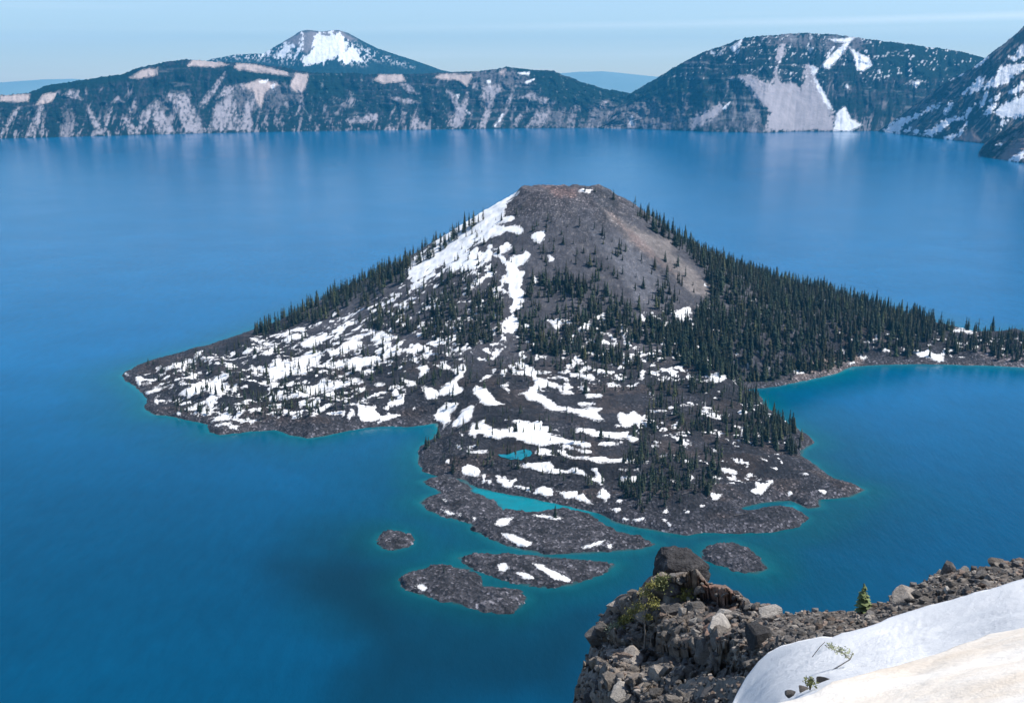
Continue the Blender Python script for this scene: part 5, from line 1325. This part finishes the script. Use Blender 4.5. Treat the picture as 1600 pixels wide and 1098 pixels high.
# twisted little pine, several green tufts on a pale forked stem
x, y, z = on_rock(1006, 1005); k = px_m(x, y, z)
t = empty('twisted_pine', (x, y - .25, z + .05)); tag(t, 'twisted little pine with pale stem and yellow-green tufts on the spur', 'small tree')
S = lambda a, b: ((a - 1006) * k, 0, (1005 - b) * k * 1.12)
def L3(a, b, yy=0): q = S(a, b); return (q[0], yy, q[2])
link('stem', stick_mesh('stem', [(L3(1006, 1010), L3(1005, 985, -.1), .035, .028), (L3(1005, 985, -.1), L3(1003, 962, -.15), .028, .022), (L3(1003, 962, -.15), L3(1000, 935, -.1), .022, .012), (L3(1004, 970, -.1), L3(985, 955, -.2), .025, .012), (L3(1003, 960, -.1), L3(1016, 938, 0), .025, .012), (L3(1000, 935, -.1), L3(1008, 920, 0), .016, .008)]), M_TWIG, t)
link('foliage', leaf_cloud(5, 1500, multi(*[blob(w_ * k, w_ * k, h_ * k, *L3(a, b, -.1)) for a, b, w_, h_ in ((1004, 928, 9, 7), (1011, 917, 6, 5), (996, 948, 9, 6), (984, 956, 8, 6), (1017, 944, 7, 8), (976, 966, 6, 5), (1008, 962, 6, 4))]), .075), M_YEL, t)
for (a, b, w_, h_, mt, n_, lab) in [(1037, 915, 12, 12, M_OLV, 500, 'round olive-green bush tucked against the black crag'), (1068, 922, 15, 9, M_YEL, 450, 'low spreading yellow-green bush at the foot of the crag'), (975, 968, 8, 7, M_YEL, 220, 'small yellow-green bush on the steep side of the spur'), (962, 980, 12, 9, M_GRY, 300, 'grey-green cushion bush on the shaded side of the spur')]:
    x, y, z = on_rock(a, b + h_ * .7); k = px_m(x, y, z)
    t = empty('bush', (x, y - .2, z)); tag(t, lab, 'bush', 'bushes on the rock spur')
    link('stem', stick_mesh('stem', [((0, 0, -.1), (random.uniform(-1, 1) * w_ * k * .7, random.uniform(-.2, .2), h_ * k * 1.4), .022, .006) for _ in range(5)]), M_TWIG, t)
    link('foliage', leaf_cloud(int(a), int(n_ * 2.4), blob(w_ * k, w_ * k * .8, h_ * k, 0, 0, h_ * k), .085), mt, t)
# conifer sapling on the rim
x, y, z = on_rock(1345, 958); k = px_m(x, y, z); h = 50 * k
t = empty('conifer_sapling', (x, y, z - .02)); tag(t, 'bright green conifer sapling on the rim above the snow', 'sapling')
link('stem', stick_mesh('stem', [((0, 0, -.05), (.02, 0, h * .97), .014, .004)]), M_TRUNK, t)
sv, sf = conifer_crown(77, 15, .19, .06, .55); sv2, sf2 = conifer_crown(78, 13, .15, .10, .6)
sv = np.concatenate([sv, sv2 * np.array([-1, 1, .97])]); sf = np.concatenate([sf, sf2 + len(sv) - len(sv2)])
sv[:, 0] += .10 * (1 - sv[:, 2]) + .02 * np.sin(sv[:, 2] * 9)
link('foliage', raw_mesh('foliage', sv * h, sf, None, False), mat_leaf('sapling_needles', (0.105, 0.13, 0.052), .7, .5, 9.0), t)
# shrub bent over in the snow
d = float(SNOW_D(np.array([1328.]), np.array([1034.]))[0]); x, y, z = [float(q) for q in at_dist(1328, 1034, d)]; k = px_m(x, y, z)
t = empty('snowbound_shrub', (x, y, z + .02)); tag(t, 'sparse grey-green shrub branch poking out of the white snow', 'shrub')
Q = lambda a, b, yy=0: ((a - 1328) * k, yy, (1034 - b) * k)
link('stem', stick_mesh('stem', [(Q(1304, 1051), Q(1328, 1034), .005, .004), (Q(1328, 1034), Q(1318, 1026, .02), .006, .004), (Q(1318, 1026, .02), Q(1292, 1013), .004, .002), (Q(1273, 1030), Q(1283, 1014), .003, .003), (Q(1283, 1014), Q(1290, 1006), .003, .002), (Q(1328, 1034), Q(1329, 1021, -.02), .004, .002), (Q(1318, 1026, .02), Q(1314, 1017), .003, .002)]), M_TWIG, t)
link('foliage', leaf_cloud(12, 190, multi(blob(9 * k, 8 * k, 6 * k, *Q(1322, 1026)), blob(7 * k, 6 * k, 4 * k, *Q(1311, 1021)), blob(6 * k, 5 * k, 3 * k, *Q(1299, 1015))), .019), M_GRY, t)
d = float(SNOW_D(np.array([1266.]), np.array([1072.]))[0]); x, y, z = [float(q) for q in at_dist(1266, 1072, d * .98)]; k = px_m(x, y, z)
t = empty('small_plant', (x, y, z)); tag(t, 'little green plant beside the dark rocks between the snows', 'plant')
link('stem', stick_mesh('stem', [((0, 0, -.02), ((q - 2) * 2.0 * k, 0, 14 * k), .004, .002) for q in range(5)]), M_TRUNK, t)
link('foliage', leaf_cloud(14, 120, blob(7 * k, 6 * k, 7 * k, 0, 0, 6 * k), .022), M_OLV, t)

# ================================================================== HAZE
bm = bmesh.new(); bmesh.ops.create_cube(bm, size=1)
me = bpy.data.meshes.new('haze'); bm.to_mesh(me); bm.free()
o = link('haze', me); o.scale = (44000, 25000, 1300); o.location = (0, 11500, 645)
m = bpy.data.materials.new('haze'); m.use_nodes = True; t = m.node_tree; t.nodes.clear()
ou = t.nodes.new('ShaderNodeOutputMaterial'); pv = t.nodes.new('ShaderNodeVolumePrincipled')
pv.inputs['Color'].default_value = (0.06, 0.50, 1.0, 1); pv.inputs['Density'].default_value = 0.000035
pv.inputs['Anisotropy'].default_value = 0.0
t.links.new(pv.outputs[0], ou.inputs['Volume']); me.materials.append(m)
tag(o, kind='stuff')
